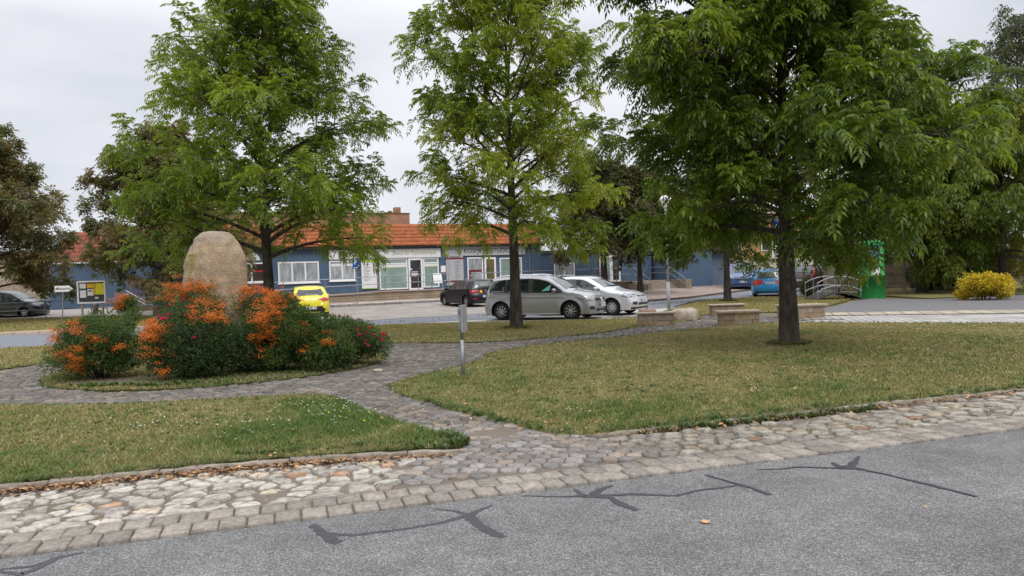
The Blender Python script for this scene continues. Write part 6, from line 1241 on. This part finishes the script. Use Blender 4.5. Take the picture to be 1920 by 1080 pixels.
# --- second silver hatchback
top_foc = [(-2.08, .2), (-2.14, .4), (-2.13, .66), (-2.06, .9), (-1.93, 1.1), (-1.72, 1.32), (-1.45, 1.42), (-.8, 1.485), (-.2, 1.49), (.25, 1.44), (.7, 1.24), (1.12, 1.01), (1.4, .93), (1.75, .86), (2.0, .77), (2.12, .66), (2.18, .48), (2.16, .3), (2.12, .2)]
fc, dec, bv, _b = car('parked_car', 3.0, 28.45, R_(-32), 'cool silver rounded hatchback car parked behind and right of the other silver car', SILV2, top_foc, (.99, .92), 1.84, 2.64, .315, (1.28, -1.36),
    dict(x=(-1.85, 1.2), panes=((-1.6, -1.1), (-1.02, -.15), (-.07, 1.12)), seams=(-1.05, -.11, .95), handles=(-.9, -.02)), rim=('cover', mat('cover_grey', (.4, .4, .42), rough=.4)), glass=CGLASS, mirror=(.72, 1.0),
    front=[('headlight', 'side', [(1.66, .70), (2.0, .63), (2.06, .72), (1.9, .82), (1.68, .84)], LENS, 0), ('headlight', 'front', [(.45, .64), (.84, .66), (.82, .80), (.55, .78)], LENS, 1), ('grille', 'front', [(-.36, .66), (.36, .66), (.4, .75), (-.4, .75)], PLASTIC, 0), ('lower_grille', 'front', [(-.4, .36), (.4, .36), (.44, .46), (-.44, .46)], PLASTIC, 0),
           ('fog_light', 'front', [(.5, .38), (.76, .4), (.74, .5), (.5, .49)], PLASTIC, 1), ('bumper_skirt', 'front', [(-.78, .21), (.78, .21), (.8, .31), (-.8, .31)], PLASTIC, 0), ('windscreen', 'front', [(-.70, 1.03), (.70, 1.03), (.56, 1.42), (-.56, 1.42)], CGLASS2, 0)],
    rear=[('rear_window', 'rear', [(-.6, 1.0), (.6, 1.0), (.48, 1.3), (-.48, 1.3)], CGLASS, 0)])
plate_at(fc, bv, 'front', .52, 'SLB RE 7'); badge(fc, bv, 'front', .705, .05, 'oval')
# --- black hatchback seen from behind
top_golf = [(-2.0, .2), (-2.1, .36), (-2.11, .58), (-2.03, .8), (-1.99, .97), (-1.88, 1.2), (-1.74, 1.38), (-1.55, 1.45), (-.9, 1.48), (-.3, 1.475), (.2, 1.42), (.6, 1.25), (1.05, 1.02), (1.3, .95), (1.7, .87), (1.98, .76), (2.1, .6), (2.13, .42), (2.08, .2)]
gf, dec, bv, _b = car('parked_car', -2.45, 41.0, R_(121), 'black hatchback car seen from behind with red lights, parked by the steps', BLKP, top_golf, (.96, .91), 1.8, 2.63, .315, (1.27, -1.35),
    dict(x=(-1.75, 1.2), panes=((-1.5, -1.08), (-1.0, -.15), (-.07, 1.1)), seams=(-1.04, -.11), handles=(-.9, -.02)), rim=('ten', RIM), glass=CGLASS2, mirror=(.7, .98),
    rear=[('rear_window', 'rear', [(-.60, 1.0), (.60, 1.0), (.50, 1.36), (-.50, 1.36)], CGLASS2, 0), ('tail_light', 'rear', [(.40, .78), (.83, .76), (.84, .9), (.42, .90)], REDL, 1), ('tail_light', 'side', [(-2.06, .77), (-1.84, .8), (-1.9, .9), (-2.04, .9)], REDL, 0), ('bumper_insert', 'rear', [(-.62, .25), (.62, .25), (.7, .36), (-.7, .36)], PLASTIC, 0), ('chrome_strip', 'rear', [(-.7, .37), (.7, .37), (.7, .39), (-.7, .39)], CHROME, 0), ('reflector', 'rear', [(.5, .42), (.75, .43), (.75, .47), (.5, .46)], REDL, 1), ('window_reflection', 'rear', [(-.3, 1.13), (-.05, 1.08), (.25, 1.1), (.3, 1.22), (.05, 1.28), (-.22, 1.26)], mat('painted_reflection', (.36, .3, .22), (.2, .17, .12), 9, .5), 0)],  # the rear glass reflection is a flat patch painted tan
    front=[('windscreen', 'front', [(-.68, 1.04), (.68, 1.04), (.55, 1.38), (-.55, 1.38)], CGLASS, 0), ('headlight', 'front', [(.45, .64), (.82, .66), (.84, .78), (.5, .74)], LENS, 1)])
plate_at(gf, bv, 'rear', .56, 'SLB JP 11'); badge(gf, bv, 'rear', .84, .06, 'ring'); badge(gf, bv, 'front', .7, .06, 'ring'); dec('sticker', [(.2, .76), (.32, .74), (.36, .86), (.26, .9), (.2, .86)], 'rear', mat('orange_sticker', (.7, .35, .03)), .012)
# --- yellow hatchback seen from behind
top_clio = [(-1.92, .2), (-2.0, .36), (-2.01, .56), (-1.95, .80), (-1.86, .96), (-1.7, 1.18), (-1.52, 1.36), (-1.35, 1.42), (-.8, 1.455), (-.2, 1.45), (.25, 1.38), (.65, 1.2), (1.1, .98), (1.4, .92), (1.75, .83), (1.97, .68), (2.04, .48), (2.02, .2)]
cl, dec, bv, _b = car('parked_car', -9.95, 36.0, R_(109), 'bright yellow small hatchback car seen from behind the orange berry shrub', YELP, top_clio, (.95, .88), 1.74, 2.59, .31, (1.24, -1.33),
    dict(x=(-1.5, 1.15), panes=((-1.3, -.95), (-.88, -.1), (-.02, 1.05)), seams=(-.9, -.06), handles=(-.02,)), rim=('five', RIM), glass=CGLASS, mirror=(.72, .95),
    rear=[('rear_window', 'rear', [(-.62, 1.06), (-.5, .98), (.5, .98), (.62, 1.06), (.50, 1.30), (-.50, 1.30)], CGLASS, 0), ('tail_light', 'rear', [(.42, .78), (.6, .70), (.82, .75), (.84, .86), (.6, .9)], REDL, 1), ('tail_light', 'side', [(-1.97, .76), (-1.76, .8), (-1.8, .9), (-1.93, .88)], REDL, 0), ('bumper_insert', 'rear', [(-.55, .22), (.55, .22), (.68, .34), (.5, .50), (-.5, .50), (-.68, .34)], PLASTIC, 0), ('chrome_strip', 'rear', [(-.5, .585), (.5, .585), (.52, .61), (-.52, .61)], CHROME, 0)],
    front=[('windscreen', 'front', [(-.66, 1.02), (.66, 1.02), (.54, 1.36), (-.54, 1.36)], CGLASS, 0), ('headlight', 'front', [(.4, .6), (.8, .64), (.8, .78), (.45, .7)], LENS, 1)])
plate_at(cl, bv, 'rear', .42, 'WR XY 666'); badge(cl, bv, 'rear', .82, .065, 'diamond')
# --- dark compact van-like car at the left edge
top_a = [(-1.8, .2), (-1.86, .4), (-1.85, .7), (-1.78, .95), (-1.68, 1.2), (-1.55, 1.45), (-1.38, 1.56), (-.8, 1.60), (-.1, 1.595), (.4, 1.5), (.85, 1.26), (1.25, 1.05), (1.5, .98), (1.75, .84), (1.88, .65), (1.92, .42), (1.88, .2)]
ac_, dec, bv, _b = car('parked_car', -30.45, 45.0, R_(2), 'dark anthracite compact car cut by the left edge behind the metal railing', ANTH, top_a, (.95, .95), 1.72, 2.5, .30, (1.18, -1.3),
    dict(x=(-1.6, 1.2), panes=((-1.35, -.95), (-.88, -.02), (.06, 1.1)), seams=(-.92, .02), handles=(-.78, .12)), rim=('five', RIM), glass=CGLASS2, mirror=(.8, 1.02), z=tz(-30.4, 43), scale=1.05,
    front=[('headlight', 'side', [(1.42, .72), (1.78, .66), (1.84, .76), (1.6, .88), (1.45, .86)], LENS, 0), ('headlight', 'front', [(.4, .64), (.78, .66), (.76, .8), (.48, .78)], LENS, 1), ('windscreen', 'front', [(-.64, 1.08), (.64, 1.08), (.52, 1.5), (-.52, 1.5)], CGLASS2, 0), ('grille', 'front', [(-.32, .62), (.32, .62), (.3, .76), (-.3, .76)], PLASTIC, 0)], rear=[('rear_window', 'rear', [(-.58, 1.05), (.58, 1.05), (.48, 1.42), (-.48, 1.42)], CGLASS, 0)])
car('parked_car', -33.6, 54.5, R_(118), 'pale grey blue small car behind the arrow sign, its red rear light showing', GREYB, top_clio, (.95, .88), 1.7, 2.5, .30, (1.24, -1.33), dict(x=(-1.5, 1.15), panes=((-1.3, -.95), (-.88, -.1), (-.02, 1.05)), handles=(-.02,)), glass=CGLASS2,
    rear=[('rear_window', 'rear', [(-.6, .98), (.6, .98), (.50, 1.32), (-.50, 1.32)], CGLASS2, 0), ('tail_light', 'rear', [(.55, .70), (.82, .72), (.82, .95), (.6, .95)], REDL, 1), ('bumper_insert', 'rear', [(-.6, .25), (.6, .25), (.6, .38), (-.6, .38)], PLASTIC, 0)])
# --- blue van seen from the front
top_van = [(-2.46, .25), (-2.5, .5), (-2.49, 1.0), (-2.44, 1.5), (-2.36, 1.88), (-2.2, 1.95), (-1.0, 1.97), (.5, 1.96), (1.05, 1.88), (1.45, 1.55), (1.85, 1.18), (2.1, 1.08), (2.35, .98), (2.46, .8), (2.5, .5), (2.46, .22)]
vn_, dec, bv, _b = car('van', PX(1405, 50.5), 52.6, R_(-103), 'mid blue passenger van facing the viewer at the far end of the road', MBLU, top_van, (1.15, 1.1), 1.96, 3.1, .33, (1.55, -1.55),
    dict(x=(-2.35, 1.75), panes=((-2.2, -1.1), (-1.0, .3), (.4, 1.7)), seams=(.35,), handles=(.2,)), cat='van', rim=('cover', RIM), glass=CGLASS, tumble=.14, scale=.93, mirror=(1.4, 1.22),
    front=[('windscreen', 'front', [(-.76, 1.22), (.76, 1.22), (.66, 1.80), (-.66, 1.80)], CGLASS2, 0), ('headlight', 'front', [(.56, .78), (.88, .84), (.86, 1.08), (.66, .92)], LENS, 1), ('grille', 'front', [(-.55, .68), (.55, .68), (.62, .84), (0, .76), (-.62, .84)], PLASTIC, 0), ('lower_grille', 'front', [(-.7, .3), (.7, .3), (.72, .44), (-.72, .44)], PLASTIC, 0)], rear=[('rear_window', 'rear', [(-.7, 1.2), (.7, 1.2), (.6, 1.75), (-.6, 1.75)], CGLASS, 0)])
plate_at(vn_, bv, 'front', .56, 'SLB RT 60'); badge(vn_, bv, 'front', .86, .1, 'diamond')
# --- azure estate from behind
top_est = [(-2.05, .2), (-2.13, .38), (-2.14, .6), (-2.08, .85), (-2.03, 1.0), (-1.9, 1.25), (-1.78, 1.42), (-1.6, 1.47), (-.8, 1.50), (0, 1.48), (.4, 1.4), (.8, 1.2), (1.15, 1.0), (1.4, .95), (1.8, .87), (2.02, .74), (2.1, .5), (2.06, .2)]
es, dec, bv, _b = car('parked_car', 14.15, 40.95, R_(73), 'azure blue estate car seen from behind, partly hidden by the large trunk', AZUR, top_est, (.95, .9), 1.68, 2.46, .30, (1.2, -1.26),
    dict(x=(-1.85, 1.2), panes=((-1.7, -1.05), (-.98, -.12), (-.04, 1.1)), seams=(-1.0, -.08), handles=(-.85, .02)), rim=('cover', RIM), glass=CGLASS2, mirror=(.78, .97),
    rear=[('rear_window', 'rear', [(-.60, .96), (.60, .96), (.50, 1.37), (-.50, 1.37)], CGLASS2, 0), ('tail_light', 'rear', [(.60, .62), (.80, .62), (.79, .93), (.66, .93)], REDL, 1), ('tail_light', 'side', [(-2.1, .62), (-1.98, .64), (-1.93, .92), (-2.05, .92)], REDL, 0), ('bumper_skirt', 'rear', [(-.75, .21), (.75, .21), (.76, .32), (-.76, .32)], PLASTIC, 0)], front=[('windscreen', 'front', [(-.62, 1.02), (.62, 1.02), (.52, 1.38), (-.52, 1.38)], CGLASS, 0)])
plate_at(es, bv, 'rear', .74, 'SLB F 577'); badge(es, bv, 'rear', .88, .05, 'oval')
top_suv = [(-2.1, .25), (-2.18, .45), (-2.18, .75), (-2.12, 1.0), (-2.06, 1.15), (-1.92, 1.42), (-1.78, 1.6), (-1.6, 1.66), (-.6, 1.69), (.1, 1.66), (.5, 1.55), (.9, 1.3), (1.2, 1.12), (1.5, 1.07), (1.9, .98), (2.12, .82), (2.2, .6), (2.16, .25)]
sv2, dec, bv, _b = car('parked_car', PX(1528, 47), 47.3, R_(48), 'dark maroon high car behind the young rowan, right of the big trunk', MAROON, top_suv, (1.1, 1.05), 1.82, 2.66, .35, (1.3, -1.32),
    dict(x=(-1.85, 1.2), panes=((-1.65, -1.1), (-1.02, -.12), (-.04, 1.1)), seams=(-1.06, -.08), handles=(-.9, 0)), glass=CGLASS2, clad=True, sill=.26, mirror=(.8, 1.15),
    rear=[('rear_window', 'rear', [(-.62, 1.1), (.62, 1.1), (.52, 1.5), (-.52, 1.5)], CGLASS2, 0), ('tail_light', 'rear', [(.66, .95), (.82, .95), (.76, 1.45), (.66, 1.45)], REDL, 1), ('bumper_insert', 'rear', [(-.7, .27), (.7, .27), (.72, .45), (-.72, .45)], PLASTIC, 0)], front=[('windscreen', 'front', [(-.66, 1.15), (.66, 1.15), (.55, 1.55), (-.55, 1.55)], CGLASS, 0)])
plate_at(sv2, bv, 'rear', .7, '')
